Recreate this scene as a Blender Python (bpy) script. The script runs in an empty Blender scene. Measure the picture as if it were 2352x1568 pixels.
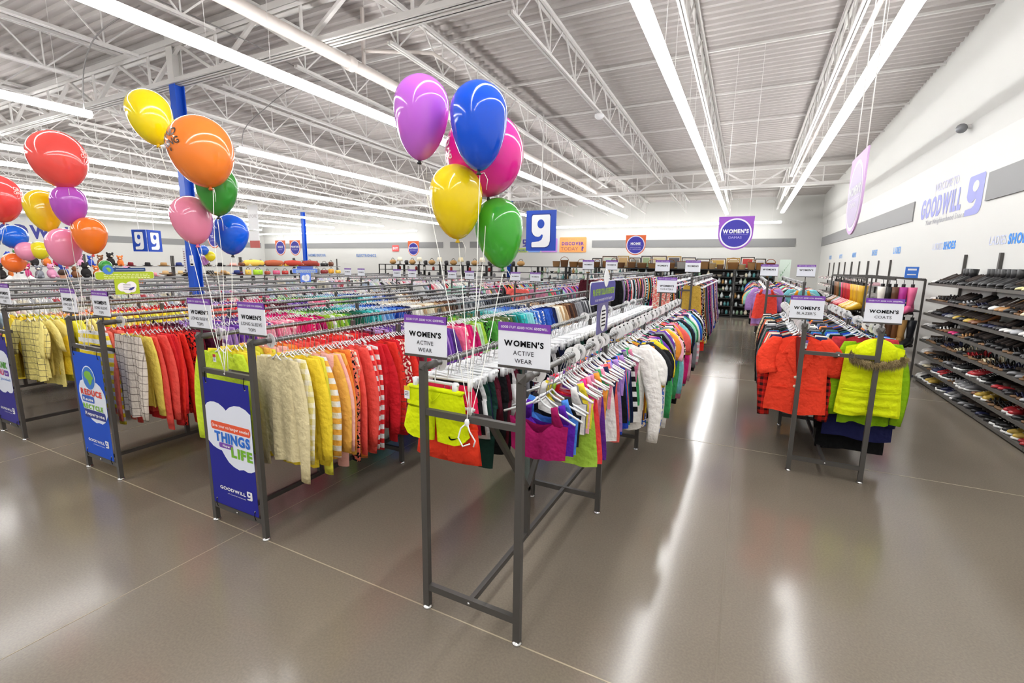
import bpy, math, random
import numpy as np
from mathutils import Vector, Matrix
random.seed(7)
PI = math.pi
S = bpy.context.scene
C = S.collection

# ------------------------------------------------------------------ camera, world, exposure
CAMH = 1.85
def setup_camera():
    P, Y, RL = math.radians(9.56), math.radians(26.54), math.radians(.765)
    f = Vector((-math.sin(Y)*math.cos(P), math.cos(Y)*math.cos(P), -math.sin(P)))
    r = Vector((math.cos(Y), math.sin(Y), 0)); u = r.cross(f)
    R = r*math.cos(RL)+u*math.sin(RL); U = -r*math.sin(RL)+u*math.cos(RL)
    cd = bpy.data.cameras.new('camera'); cam = bpy.data.objects.new('camera', cd); C.objects.link(cam)
    cd.sensor_width = 36; cd.lens = 36*1066/2352; cd.clip_start = .05; cd.clip_end = 200
    m = Matrix((R, U, -f)).transposed().to_4x4(); m.translation = (0, 0, CAMH)
    cam.matrix_world = m
    S.camera = cam
setup_camera()
W = bpy.data.worlds.new('world'); S.world = W; W.use_nodes = True
W.node_tree.nodes['Background'].inputs[0].default_value = (1, .97, .93, 1)
W.node_tree.nodes['Background'].inputs[1].default_value = .6
S.view_settings.view_transform = 'Standard'; S.view_settings.look = 'None'
S.view_settings.gamma = 1; S.view_settings.use_curve_mapping = False
S.view_settings.exposure = 1.47
LAMP = 9.0            # emission of the strip light lenses
cy = S.cycles
cy.max_bounces = 6; cy.diffuse_bounces = 4; cy.glossy_bounces = 3; cy.transmission_bounces = 2
cy.transparent_max_bounces = 4; cy.caustics_reflective = False; cy.caustics_refractive = False
cy.sample_clamp_indirect = 6

# ------------------------------------------------------------------ helpers
def lin(h):
    h = h.lstrip('#'); o = []
    for i in (0, 2, 4):
        c = int(h[i:i+2], 16)/255
        o.append(c/12.92 if c <= .04045 else ((c+.055)/1.055)**2.4)
    return (*o, 1)

def mat(name, col, rough=.6, metal=0, spec=.5, emit=0, coat=0, trans=0):
    m = bpy.data.materials.new(name); m.use_nodes = True
    b = m.node_tree.nodes['Principled BSDF']
    c = lin(col) if isinstance(col, str) else col
    b.inputs['Base Color'].default_value = c
    b.inputs['Roughness'].default_value = rough
    b.inputs['Metallic'].default_value = metal
    b.inputs['Specular IOR Level'].default_value = spec
    if coat: b.inputs['Coat Weight'].default_value = coat; b.inputs['Coat Roughness'].default_value = .05
    if trans: b.inputs['Transmission Weight'].default_value = trans
    if emit:
        b.inputs['Emission Color'].default_value = (1, 1, 1, 1); b.inputs['Emission Strength'].default_value = emit
    return m
def nd(m, t, **k):
    n = m.node_tree.nodes.new(t)
    for a, v in k.items(): setattr(n, a, v)
    return n
def lk(m, a, b): m.node_tree.links.new(a, b)
def bsdf(m): return m.node_tree.nodes['Principled BSDF']
_mc = {}
def flat(h, rough=.6, **k):
    key = (h, rough, tuple(sorted(k.items())))
    if key not in _mc: _mc[key] = mat('paint_'+h.strip('#'), h, rough, **k)
    return _mc[key]

class MB:
    def __init__(s): s.v = []; s.f = []; s.m = []; s.cur = 0; s.sm = []; s.smooth = False
    def add(s, vs, fs):
        b = len(s.v); s.v.extend(tuple(x) for x in vs)
        for f in fs: s.f.append(tuple(b+i for i in f)); s.m.append(s.cur); s.sm.append(s.smooth)
        return s
    def mt(s, i, smooth=None):
        s.cur = i
        if smooth is not None: s.smooth = smooth
        return s
    def box(s, x0, x1, y0, y1, z0, z1):
        v = [(x0,y0,z0),(x1,y0,z0),(x1,y1,z0),(x0,y1,z0),(x0,y0,z1),(x1,y0,z1),(x1,y1,z1),(x0,y1,z1)]
        return s.add(v, [(3,2,1,0),(4,5,6,7),(0,1,5,4),(1,2,6,5),(2,3,7,6),(3,0,4,7)])
    def bar(s, a, b, w, h=None, up=(0,0,1)):
        a, b = Vector(a), Vector(b); d = (b-a).normalized(); h = h or w
        x = d.cross(Vector(up))
        if x.length < 1e-4: x = d.cross(Vector((0, 1, 0)))
        x.normalize(); y = x.cross(d); x = x*w/2; y = y*h/2
        v = [a-x-y, a+x-y, a+x+y, a-x+y, b-x-y, b+x-y, b+x+y, b-x+y]
        return s.add(v, [(0,1,2,3),(7,6,5,4),(1,0,4,5),(2,1,5,6),(3,2,6,7),(0,3,7,4)])
    def tube(s, pts, r, n=6, cap=True, ry=None):
        pts = [Vector(p) for p in pts]; k = len(pts); vs = []; fs = []
        rr = r if isinstance(r, (list, tuple)) else [r]*k
        ryy = rr if ry is None else (ry if isinstance(ry, (list, tuple)) else [ry]*k)
        ref = None
        for i, p in enumerate(pts):
            d = (pts[min(i+1, k-1)]-pts[max(i-1, 0)]).normalized()
            if ref is None: ref = Vector((0, 1, 0)) if abs(d.y) < .9 else Vector((1, 0, 0))
            x = d.cross(ref).normalized(); y = x.cross(d); ref = y
            for j in range(n):
                a = 2*PI*j/n; vs.append(p+x*math.cos(a)*rr[i]+y*math.sin(a)*ryy[i])
        for i in range(k-1):
            for j in range(n):
                fs.append((i*n+j, i*n+(j+1) % n, (i+1)*n+(j+1) % n, (i+1)*n+j))
        if cap: fs += [tuple(range(n))[::-1], tuple((k-1)*n+j for j in range(n))]
        return s.add(vs, fs)
    def lathe(s, prof, n=16, c=(0,0,0), sx=1, sy=1):
        vs = []; fs = []; k = len(prof)
        for r, z in prof:
            for j in range(n):
                a = 2*PI*j/n; vs.append((c[0]+r*math.cos(a)*sx, c[1]+r*math.sin(a)*sy, c[2]+z))
        for i in range(k-1):
            for j in range(n): fs.append((i*n+j, i*n+(j+1) % n, (i+1)*n+(j+1) % n, (i+1)*n+j))
        if prof[0][0] > 1e-4: fs.append(tuple(range(n))[::-1])
        if prof[-1][0] > 1e-4: fs.append(tuple((k-1)*n+j for j in range(n)))
        return s.add(vs, fs)
    def ball(s, c, rx, ry=None, rz=None, n=10):
        ry = ry or rx; rz = rz or rx; k = max(5, n//2+1); vs = []; fs = []
        for i in range(k+1):
            t = PI*i/k
            for j in range(n):
                a = 2*PI*j/n; vs.append((c[0]+rx*math.sin(t)*math.cos(a), c[1]+ry*math.sin(t)*math.sin(a), c[2]+rz*math.cos(t)))
        for i in range(k):
            for j in range(n): fs.append((i*n+j, (i+1)*n+j, (i+1)*n+(j+1) % n, i*n+(j+1) % n))
        return s.add(vs, fs)
    def plate(s, pts, o, u, v, t=0.0):
        """flat outline pts (2d) on the plane o,u,v; facing u x v; thickness t behind it"""
        o, u, v = Vector(o), Vector(u), Vector(v); n = u.cross(v).normalized()
        vs = [o+u*a+v*b for a, b in pts]; k = len(vs)
        if t <= 0: return s.add(vs, [tuple(range(k))])
        vs += [p-n*t for p in vs]
        return s.add(vs, [tuple(range(k)), tuple(range(2*k-1, k-1, -1))]+[(i, k+i, k+(i+1) % k, (i+1) % k) for i in range(k)])
    def text(s, body, cap, o, u, v, width=None, bold=0, align=0, shear=0):
        """cap: height of capitals; align 0 centre, -1 left, 1 right; o is on the baseline"""
        V, F = glyphs(body, bold)
        x0, x1 = V[:, 0].min(), V[:, 0].max(); k = cap/.73; kx = width/(x1-x0) if width else k
        off = {0: (x0+x1)/2, -1: x0, 1: x1}[align]
        o, u, v = Vector(o), Vector(u), Vector(v)
        return s.add([o+u*((a-off)*kx+shear*b*k)+v*(b*k) for a, b in V], F)
    def build(s, name, mats, parent=None, loc=None, rz=None):
        me = bpy.data.meshes.new(name); me.from_pydata(s.v, [], s.f)
        for m in (mats if isinstance(mats, (list, tuple)) else [mats]): me.materials.append(m)
        me.polygons.foreach_set('material_index', s.m); me.polygons.foreach_set('use_smooth', s.sm)
        me.update()
        o = bpy.data.objects.new(name, me); C.objects.link(o)
        if parent is not None: o.parent = parent
        if loc is not None: o.location = loc
        if rz is not None: o.rotation_euler.z = rz
        return o
_gl = {}
def glyphs(body, bold):
    k = (body, bold)
    if k not in _gl and bold and len(body) > 1:
        x = 0; VV = []; FF = []; n = 0      # heavy letters are set one by one with an even gap
        for ch in body:
            if ch == ' ': x += .3; continue
            V, F = glyphs(ch, bold); V = V.copy(); lo, hi = V[:, 0].min(), V[:, 0].max()
            V[:, 0] += x-lo; VV.append(V); FF += [tuple(i+n for i in f) for f in F]; n += len(V); x += hi-lo+.1
        _gl[k] = (np.concatenate(VV), FF)
    if k not in _gl:
        cu = bpy.data.curves.new('lettering', 'FONT'); cu.body = body; cu.offset = bold; cu.resolution_u = 3
        o = bpy.data.objects.new('lettering', cu); m = o.to_mesh()
        V = np.array([(q.co.x, q.co.y) for q in m.vertices]); F = [tuple(p.vertices) for p in m.polygons]
        o.to_mesh_clear(); bpy.data.objects.remove(o); bpy.data.curves.remove(cu)
        _gl[k] = (V, F)
    return _gl[k]
def tag(o, label, cat, group=None):
    o['label'] = label; o['category'] = cat
    if group: o['group'] = group
    return o
def struct(o, label=None):
    o['kind'] = 'structure'
    if label: o['label'] = label
    return o
def thing(name, label, cat, loc=(0,0,0), rz=0, group=None):
    o = bpy.data.objects.new(name, None); C.objects.link(o); o.empty_display_size = .05
    o.location = loc; o.rotation_euler.z = rz
    return tag(o, label, cat, group)
KIDS = {}
def dup(root, loc, rz=0, label=None, group=None, color=None, swap=None):
    """a copy of a thing with copies of its parts (mesh data shared)"""
    def cp(o, parent):
        c = o.copy(); C.objects.link(c)
        if parent is not None: c.parent = parent
        if color is not None: c.color = color
        for ch in kids(o): cp(ch, c)
        return c
    r = cp(root, None); r.location = loc; r.rotation_euler.z = rz
    if label: r['label'] = label
    if group: r['group'] = group
    return r
def kids(o):
    if o.name not in KIDS: KIDS[o.name] = [c for c in o.children]
    return KIDS[o.name]
ONES = 'zero first second third fourth fifth sixth seventh eighth ninth tenth eleventh twelfth thirteenth fourteenth fifteenth sixteenth seventeenth eighteenth nineteenth'.split()
TENS = 'x x twenty thirty forty fifty sixty seventy eighty ninety'.split()
CARD = 'zero one two three four five six seven eight nine'.split()
def ordw(n):
    if n < 20: return ONES[n]
    if n < 100:
        t = TENS[n//10]; return t[:-1]+'ieth' if n % 10 == 0 else t+'-'+ONES[n % 10]
    h = CARD[n//100]+'-hundred'
    return h+'th' if n % 100 == 0 else h+'-and-'+ordw(n % 100)
def circ(cx, cy, r, n=28, ry=None):
    ry = ry or r
    return [(cx+r*math.cos(2*PI*i/n), cy+ry*math.sin(2*PI*i/n)) for i in range(n)]
def rrect(x0, x1, y0, y1, r, n=5):
    o = []
    for cx, cy_, a0 in ((x1-r, y0+r, -90), (x1-r, y1-r, 0), (x0+r, y1-r, 90), (x0+r, y0+r, 180)):
        for i in range(n+1):
            a = math.radians(a0+90*i/n); o.append((cx+r*math.cos(a), cy_+r*math.sin(a)))
    return o
UX, UZ = (1,0,0), (0,0,1)
GPTS = [(.08,1),(.95,1),(1,.95),(1,.2),(.95,.08),(.85,.02),(.72,0),(.02,0),(0,.03),(0,.13),(.03,.16),(.4,.18),(.54,.23),(.6,.3),(.62,.38),
        (.55,.4),(.46,.34),(.36,.32),(.2,.34),(.08,.4),(0,.5),(0,.92),(.03,.98)]
def glogo(mb, o, u, v, w, h, mi_bg):
    """the half-face letter mark: pale block, dark eye"""
    o, u, v = Vector(o), Vector(u), Vector(v); n = u.cross(v).normalized()
    mb.plate([(a*w, b*h) for a, b in GPTS], o, u, v)
    k = mb.cur; mb.mt(mi_bg).plate(circ(.5*w, .72*h, .19*w, 20, .14*h), o+n*.002, u, v); mb.mt(k)

# ------------------------------------------------------------------ materials
def m_floor():
    m = mat('polished_concrete', '#8b8072', .2, spec=.5)
    b = bsdf(m); tc = nd(m, 'ShaderNodeTexCoord')
    n1 = nd(m, 'ShaderNodeTexNoise'); n1.inputs['Scale'].default_value = .5; n1.inputs['Detail'].default_value = 3
    n2 = nd(m, 'ShaderNodeTexNoise'); n2.inputs['Scale'].default_value = 90; n2.inputs['Detail'].default_value = 3
    n3 = nd(m, 'ShaderNodeTexVoronoi'); n3.inputs['Scale'].default_value = 60
    for n in (n1, n2, n3): lk(m, tc.outputs['Object'], n.inputs['Vector'])
    r1 = nd(m, 'ShaderNodeValToRGB'); e = r1.color_ramp.elements
    e[0].position = .3; e[0].color = lin('#756c60'); e[1].position = .7; e[1].color = lin('#857c6f')
    lk(m, n1.outputs['Fac'], r1.inputs['Fac'])
    r2 = nd(m, 'ShaderNodeValToRGB'); e = r2.color_ramp.elements
    e[0].position = .35; e[0].color = (.9, .9, .9, 1); e[1].position = .68; e[1].color = (1.07, 1.06, 1.05, 1)
    lk(m, n2.outputs['Fac'], r2.inputs['Fac'])
    mx = nd(m, 'ShaderNodeMix', data_type='RGBA', blend_type='MULTIPLY'); mx.inputs['Factor'].default_value = 1
    lk(m, r1.outputs['Color'], mx.inputs['A']); lk(m, r2.outputs['Color'], mx.inputs['B'])
    r3 = nd(m, 'ShaderNodeValToRGB'); e = r3.color_ramp.elements
    e[0].position = .05; e[0].color = (.35, .35, .35, 1); e[1].position = .09; e[1].color = (0, 0, 0, 1)
    lk(m, n3.outputs['Distance'], r3.inputs['Fac'])
    mx2 = nd(m, 'ShaderNodeMix', data_type='RGBA'); lk(m, r3.outputs['Color'], mx2.inputs['Factor'])
    lk(m, mx.outputs['Result'], mx2.inputs['A']); mx2.inputs['B'].default_value = lin('#9a9080')
    lk(m, mx2.outputs['Result'], b.inputs['Base Color'])
    rr = nd(m, 'ShaderNodeMapRange'); rr.inputs['To Min'].default_value = .135; rr.inputs['To Max'].default_value = .2
    lk(m, n1.outputs['Fac'], rr.inputs['Value']); lk(m, rr.outputs['Result'], b.inputs['Roughness'])
    return m
M_FLOOR = m_floor()
M_WALL = mat('white_wall_paint', '#d0d0cc', .75, spec=.25)
M_DECK = mat('white_roof_deck_paint', '#bdb8b5', .7, spec=.2)
M_STEEL = mat('white_steel_paint', '#dcdad7', .5, spec=.3)
M_PIPE = mat('cream_pipe_paint', '#d8d0ca', .45)
M_BLUE = mat('blue_column_paint', '#0f55cc', .4)
M_GREY = mat('grey_stripe_paint', '#8c8c8c', .7)
M_RACK = mat('dark_grey_steel', '#55524f', .45, metal=.35)
M_CHROME = mat('steel_rail_tube', '#808080', .3, metal=1)
M_GLIDE = mat('nickel_glide', '#d5d5d5', .25, metal=1)
M_BLACK = mat('black_steel', '#1c1b1a', .5)
M_LENS = mat('lamp_lens', '#ffffff', .4, emit=LAMP)
M_HANG = mat('clear_hanger_plastic', '#eef0f2', .14, spec=.8)
M_HOOK = mat('hanger_hook_wire', '#c4c5c6', .3, metal=.8)
M_WHITE = mat('white_card', '#f3f4f6', .5)
M_PURP = mat('purple_print', '#7b3fae', .5)
M_INK = mat('black_print', '#0c0b10', .7, spec=.1)
M_GINK = mat('grey_print', '#33323a', .7, spec=.1)
M_NAVY = mat('navy_print', '#2a2f96', .55)
M_ORNG = mat('orange_print', '#f2743c', .55)
M_LIME = mat('lime_print', '#a9c623', .5)
M_BLK2 = mat('blue_print', '#1f62c8', .55)
M_WOOD = mat('wicker', '#b07a3c', .7)
M_SKIN = mat('skin', '#d9a183', .55)
M_GLASS = mat('glassware', '#cfd8d8', .08, spec=.8)

def cloth(name, kind='plain', other='#ffffff', attr=False, scale=16., rough=.85):
    m = mat(name, '#ffffff', rough, spec=.2); b = bsdf(m)
    if attr: src = nd(m, 'ShaderNodeAttribute', attribute_name='Col').outputs['Color']
    else: src = nd(m, 'ShaderNodeObjectInfo').outputs['Color']
    tc = nd(m, 'ShaderNodeTexCoord')
    if kind != 'plain':
        sp = nd(m, 'ShaderNodeSeparateXYZ'); lk(m, tc.outputs['Object'], sp.inputs[0])
        def step(sock, k, th):
            a = nd(m, 'ShaderNodeMath', operation='MULTIPLY'); lk(m, sock, a.inputs[0]); a.inputs[1].default_value = k
            f = nd(m, 'ShaderNodeMath', operation='FRACT'); lk(m, a.outputs[0], f.inputs[0])
            l = nd(m, 'ShaderNodeMath', operation='LESS_THAN'); lk(m, f.outputs[0], l.inputs[0]); l.inputs[1].default_value = th
            return l.outputs[0]
        if kind in ('plaid', 'check'):
            th = .45 if kind == 'plaid' else .1
            a = nd(m, 'ShaderNodeMath', operation='ADD'); lk(m, step(sp.outputs['X'], scale, th), a.inputs[0]); lk(m, step(sp.outputs['Z'], scale, th), a.inputs[1])
            h = nd(m, 'ShaderNodeMath', operation='MULTIPLY', use_clamp=True); lk(m, a.outputs[0], h.inputs[0]); h.inputs[1].default_value = .48 if kind == 'plaid' else .8
            fac = h.outputs[0]
        elif kind == 'stripe': fac = step(sp.outputs['Z'], scale, .5)
        else:
            vo = nd(m, 'ShaderNodeTexNoise'); vo.inputs['Scale'].default_value = scale*1.6; vo.inputs['Detail'].default_value = 1.5
            lk(m, tc.outputs['Object'], vo.inputs['Vector'])
            l = nd(m, 'ShaderNodeMath', operation='GREATER_THAN'); lk(m, vo.outputs['Fac'], l.inputs[0]); l.inputs[1].default_value = .54
            fac = l.outputs[0]
        mx = nd(m, 'ShaderNodeMix', data_type='RGBA'); lk(m, fac, mx.inputs['Factor']); lk(m, src, mx.inputs['A']); mx.inputs['B'].default_value = lin(other)
        src = mx.outputs['Result']
    lk(m, src, b.inputs['Base Color'])
    nz = nd(m, 'ShaderNodeTexNoise'); nz.inputs['Scale'].default_value = 22; nz.inputs['Detail'].default_value = 2
    lk(m, tc.outputs['Object'], nz.inputs['Vector'])
    bp = nd(m, 'ShaderNodeBump'); bp.inputs['Strength'].default_value = .55; bp.inputs['Distance'].default_value = .03
    lk(m, nz.outputs['Fac'], bp.inputs['Height']); lk(m, bp.outputs['Normal'], b.inputs['Normal'])
    return m
CL = {'': cloth('cloth'), 'plaid': cloth('plaid_cloth', 'plaid', '#f6f2e6', scale=14), 'dark plaid': cloth('dark_plaid_cloth', 'plaid', '#1b1416', scale=17),
      'striped': cloth('striped_cloth', 'stripe', '#e8e8e8', scale=13), 'printed': cloth('printed_cloth', 'print', '#f4ead8', scale=30),
      'patterned': cloth('black_print_cloth', 'print', '#17141a', scale=28), 'checked': cloth('checked_cloth', 'check', '#5a4c44', scale=16)}
CL_STUFF = cloth('assorted_cloth', attr=True)

# ------------------------------------------------------------------ the shell of the shop
XR, XL, YB, Y0 = 3.1, -38.0, 27.3, -9.0
def deckz(y): return 5.85-.03*max(0, y-8)
def build_shell():
    fl = MB().box(XL, XR, Y0, YB, -.1, 0).build('floor', M_FLOOR); struct(fl)
    k = 1
    for x in (.03, -2.95, -5.93, -8.91, -11.9):
        j = MB().box(x-.003, x+.003, Y0, YB, 0, .001).build('trim_%d' % k, mat('joint_filler', '#6f6454' if x > -1 else '#a3967f', .5)); struct(j, 'saw cut joint running along the aisle in the concrete floor'); k += 1
    for y in (1.815, 5.12, 8.4, 11.7, 15):
        j = MB().box(XL, XR, y-.0035, y+.0035, 0, .0012).build('trim_%d' % k, mat('joint_filler', '#a99c84', .5)); struct(j, 'saw cut joint running across the concrete floor'); k += 1
    w = MB(); w.box(XR, XR+.2, Y0, YB+.2, 0, 3.85)
    w.plate([(Y0, 3.85), (YB+.2, 3.85), (YB+.2, 4.2), (Y0, 4.2)], (0, 0, 0), (0, 0, 0), (0, 0, 0)) if 0 else None
    w.add([(XR, Y0, 3.85), (XR, YB, 3.85), (XR-.1, YB, 4.15), (XR-.1, Y0, 4.15)], [(0, 1, 2, 3)])  # added slope, shaped to face down and take less light as a darker band
    w.box(XR-.1, XR+.2, Y0, YB+.2, 4.15, 6.1); struct(w.build('wall_right', M_WALL))
    struct(MB().box(XL-.2, XR+.2, YB, YB+.2, 0, 6.1).build('wall_back', M_WALL))
    struct(MB().box(XL-.2, XL, Y0, YB+.2, 0, 6.1).build('wall_left', M_WALL))
    fr = MB().box(XL-.2, XR+.2, Y0-.2, Y0, 0, 6.1)
    struct(fr.build('wall_front', M_WALL))
    # corrugated deck, ribs run across the shop
    vs = []; fs = []; y = Y0; p = .19; prof = ((0, 0), (.05, 0), (.075, .045), (.165, .045), (.19, 0))
    n = int((YB-Y0)/p); q = []
    for i in range(n):
        for a, b in prof[:-1]: yy = Y0+i*p+a; q.append((yy, deckz(yy)+b))
    for yy, zz in q: vs += [(XL, yy, zz), (XR, yy, zz)]
    for i in range(len(q)-1): fs.append((2*i, 2*i+1, 2*i+3, 2*i+2))
    struct(MB().add(vs, fs).build('ceiling', M_DECK))
    # stripes on the walls
    for i, (a, b) in enumerate(((13.1, 27.25), (6.2, 9.6))):
        struct(MB().box(XR-.025, XR, a, b, 2.86, 3.27).build('trim_%d' % (20+i), M_GREY), 'grey band on the shoe wall')
    for i, (a, b) in enumerate(((-37.9, -19.1), (-18.5, -17.4), (-16.9, -14.5), (-8.4, 2.0))):
        struct(MB().box(a, b, YB-.025, YB, 2.84, 3.25).build('trim_%d' % (30+i), M_GREY), 'grey band on the back wall')
    struct(MB().box(XL, XL+.025, 16.0, 27.0, 2.87, 3.3).build('trim_40', M_GREY), 'grey band on the far side wall')
    # wall ledge pipes at the back
    # joists
    M = M_STEEL
    def joist(x, ya, yb, lab):
        e = bpy.data.objects.new('roof_joist', None); C.objects.link(e); e.location = (x, ya, 0)
        L = yb-ya
        zt = lambda y: deckz(ya+y)-.02
        t = MB(); b = MB(); w = MB()
        for sx in (-.035, .035):
            t.bar((sx, 0, zt(0)-.03), (sx, L, zt(L)-.03), .045, .05)
            b.bar((sx*.7, .7, zt(.7)-.66), (sx*.7, L-.7, zt(L-.7)-.66), .035, .045)
        P = 1.22; k = int((L-1.4)/P); s0 = .7+((L-1.4)-k*P)/2
        for i in range(k+1):
            y = s0+i*P
            zb = zt(y)-.66; 
            w.bar((0, y, zb), (0, y-P*.5, zt(y-P*.5)-.03), .022); w.bar((0, y, zb), (0, y+P*.5, zt(y+P*.5)-.03), .022)
            w.bar((0, y, zb), (0, y, zt(y)-.03), .018)
        t.build('top_chord', M, e); b.build('bottom_chord', M, e); w.build('web', M, e)
        struct(e, lab)
    xs = [1.03-2.085*i for i in range(19)]
    for a, b in ((-3, 5.4), (5.4, 19.4), (19.4, 27.3)):
        for x in xs: joist(x, a, b, 'white open web roof joist under the metal deck')
    # bridging bars between joists
    k = 0
    for y in (2.6, 7.7, 9.9, 12.1, 14.3, 16.5, 22, 24.6):
        z = deckz(y)-.07
        struct(MB().bar((XL, y, z), (XR, y, z), .035).build('roof_bridging_bar', M), 'white bridging bar crossing the roof joists')
    # girders
    for y in (5.4, 19.4):
        e = bpy.data.objects.new('roof_girder', None); C.objects.link(e); e.location = (0, y, 0)
        zt = deckz(y)-.16; zb = zt-.72
        t = MB(); b = MB(); w = MB()
        for sy in (-.07, .07):
            t.box(XL, XR, sy-.05, sy+.05, zt-.1, zt-.085); t.box(XL, XR, sy-.008+(.05 if sy > 0 else -.05), sy+.008+(.05 if sy > 0 else -.05), zt-.1, zt)
            b.box(XL, XR, sy-.05, sy+.05, zb, zb+.015); b.box(XL, XR, sy-.008, sy+.008, zb, zb+.1)
        x = XL+.5; i = 0
        while x < XR-2:
            w.bar((x, 0, zb+.03), (x+1.04, 0, zt-.08), .06, .05); w.bar((x+1.04, 0, zt-.08), (x+2.08, 0, zb+.03), .06, .05)
            w.bar((x+2.08, 0, zb+.03), (x+2.08, 0, zt-.08), .035, .035); x += 2.08
        t.build('top_chord', M, e); b.build('bottom_chord', M, e); w.build('web', M, e)
        struct(e, 'white steel girder carrying the joists over the %s' % ('front racks' if y < 10 else 'back shelving'))
    # columns
    for x, y, zb, lab in ((-9.62, 5.4, 4.98, 'blue painted steel column beside the front clothes racks'), (-23.4, 19.4, 4.62, 'distant blue steel column by the plush toys'), (-9.87, 19.4, 4.62, 'blue steel column behind the letter mark sign')):
        c = MB()
        for i, (a, b) in enumerate(((0, zb), (zb, deckz(y)-.02))):
            c.mt(i)
            c.box(x-.09, x+.09, y-.085, y-.07, a, b); c.box(x-.09, x+.09, y+.07, y+.085, a, b); c.box(x-.008, x+.008, y-.07, y+.07, a, b)
        struct(c.build('column', [M_BLUE, M_STEEL]), lab)
build_shell()

def pipes():
    t = thing('sprinkler_main', 'thick cream sprinkler main pipe hanging under the roof joists', 'pipe', (0, 0, 0))
    a = MB().mt(0, True); a.tube([(-5.85, -3, 4.98), (-5.85, 24, 4.75)], .085, 14); a.build('pipe', M_PIPE, t)
    for y in (5.9, 9, 12, 15, 18): MB().mt(0, True).tube([(-5.85, y-.06, 4.98-.0085*(y+3)), (-5.85, y+.06, 4.98-.0085*(y+3))], .11, 14).build('coupling', M_PIPE, t)
    for y in (6.2, 10.3, 14.4, 18.5): MB().bar((-5.85, y, 5.0-.0085*(y+3)), (-5.85, y, deckz(y)-.02), .04).build('hanger_rod', M_PIPE, t)
    br = MB().mt(0, True); br.tube([(-5.85, 6.2, 5.2), (-5.0, 6.9, 5.28), (-5.0, 7.6, 5.28)], .03, 8); br.build('branch_pipe', M_PIPE, t)
    t = thing('conduit_pipe', 'thin cream pipe running beside the joist over the blazers rack', 'pipe')
    MB().mt(0, True).tube([(1.18, -2, 5.2), (1.18, 24, 4.9)], .035, 10).build('pipe', M_PIPE, t)
    for y in (3.6, 7, 10.4, 13.8): MB().mt(0, True).tube([(1.18, y-.05, 5.2-.0115*(y+2)), (1.18, y+.05, 5.2-.0115*(y+2))], .05, 10).build('coupling', M_PIPE, t)
    for x, y, w, lab in ((-5.2, 3.3, .5, 'pale box shaped unit heater under the roof at the top edge'), (-4.95, 3.95, .16, 'small pale junction box under the roof beside the unit heater')):
        t = thing('unit_heater' if w > .3 else 'junction_box', lab, 'heater' if w > .3 else 'electrical box', (x, y, 5.3))
        MB().box(-w/2, w/2, -w*.4, w*.4, -w*.2, w*.3).build('casing', M_PIPE, t); MB().mt(0, True).lathe([(w*.3, -w*.35), (w*.4, -w*.2)], 16).build('outlet_cone', M_PIPE, t)
        MB().tube([(0, 0, w*.3), (0, 0, deckz(y)-5.31)], .012, 6).build('hanger_rod', M_STEEL, t)
    t = thing('motion_sensor', 'small round white sensor under the bottom chord of a joist', 'sensor', (-3.14, 10.35, 5.0))
    MB().mt(0, True).lathe([(.0, -.07), (.06, -.06), (.1, -.02), (.1, .03), (.03, .05), (.03, .12)], 14).build('dome', M_WHITE, t)
    # loose cables to the strip lights
    for pts, lab in (([(-7.6, 3.9, 5.2), (-8.6, 3.9, 5.1), (-9.3, 4.0, 5.0), (-9.7, 4.05, 4.7), (-10.06, 4.15, 4.25)], 'thin grey cable looping down to the end of a strip light'),
                     ([(-7.4, 7.2, 5.35), (-8.4, 7.0, 5.3), (-9.4, 6.9, 4.9), (-9.9, 6.85, 4.6), (-10.1, 6.9, 4.25)], 'grey power cable hanging beside the tall blue column'),
                     ([(-7.45, 2.2, 5.25), (-7.45, 4, 5.3), (-7.5, 5.6, 5.3), (-7.5, 6.6, 5.2)], 'dark cable strapped along the underside of a joist')):
        cb = MB().mt(0, True)
        P = [Vector(p) for p in pts]; sm = []
        for i in range(len(P)-1):
            p0, p1, p2, p3 = P[max(i-1, 0)], P[i], P[i+1], P[min(i+2, len(P)-1)]
            for k in range(6):
                s = k/6; sm.append(.5*((2*p1)+(p2-p0)*s+(2*p0-5*p1+4*p2-p3)*s*s+(3*p1-p0-3*p2+p3)*s**3))
        sm.append(P[-1]); cb.tube(sm, .009, 6)
        tag(cb.build('power_cable', mat('cable_sheath', '#8a8886', .6)), lab, 'cable')
pipes()

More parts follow.
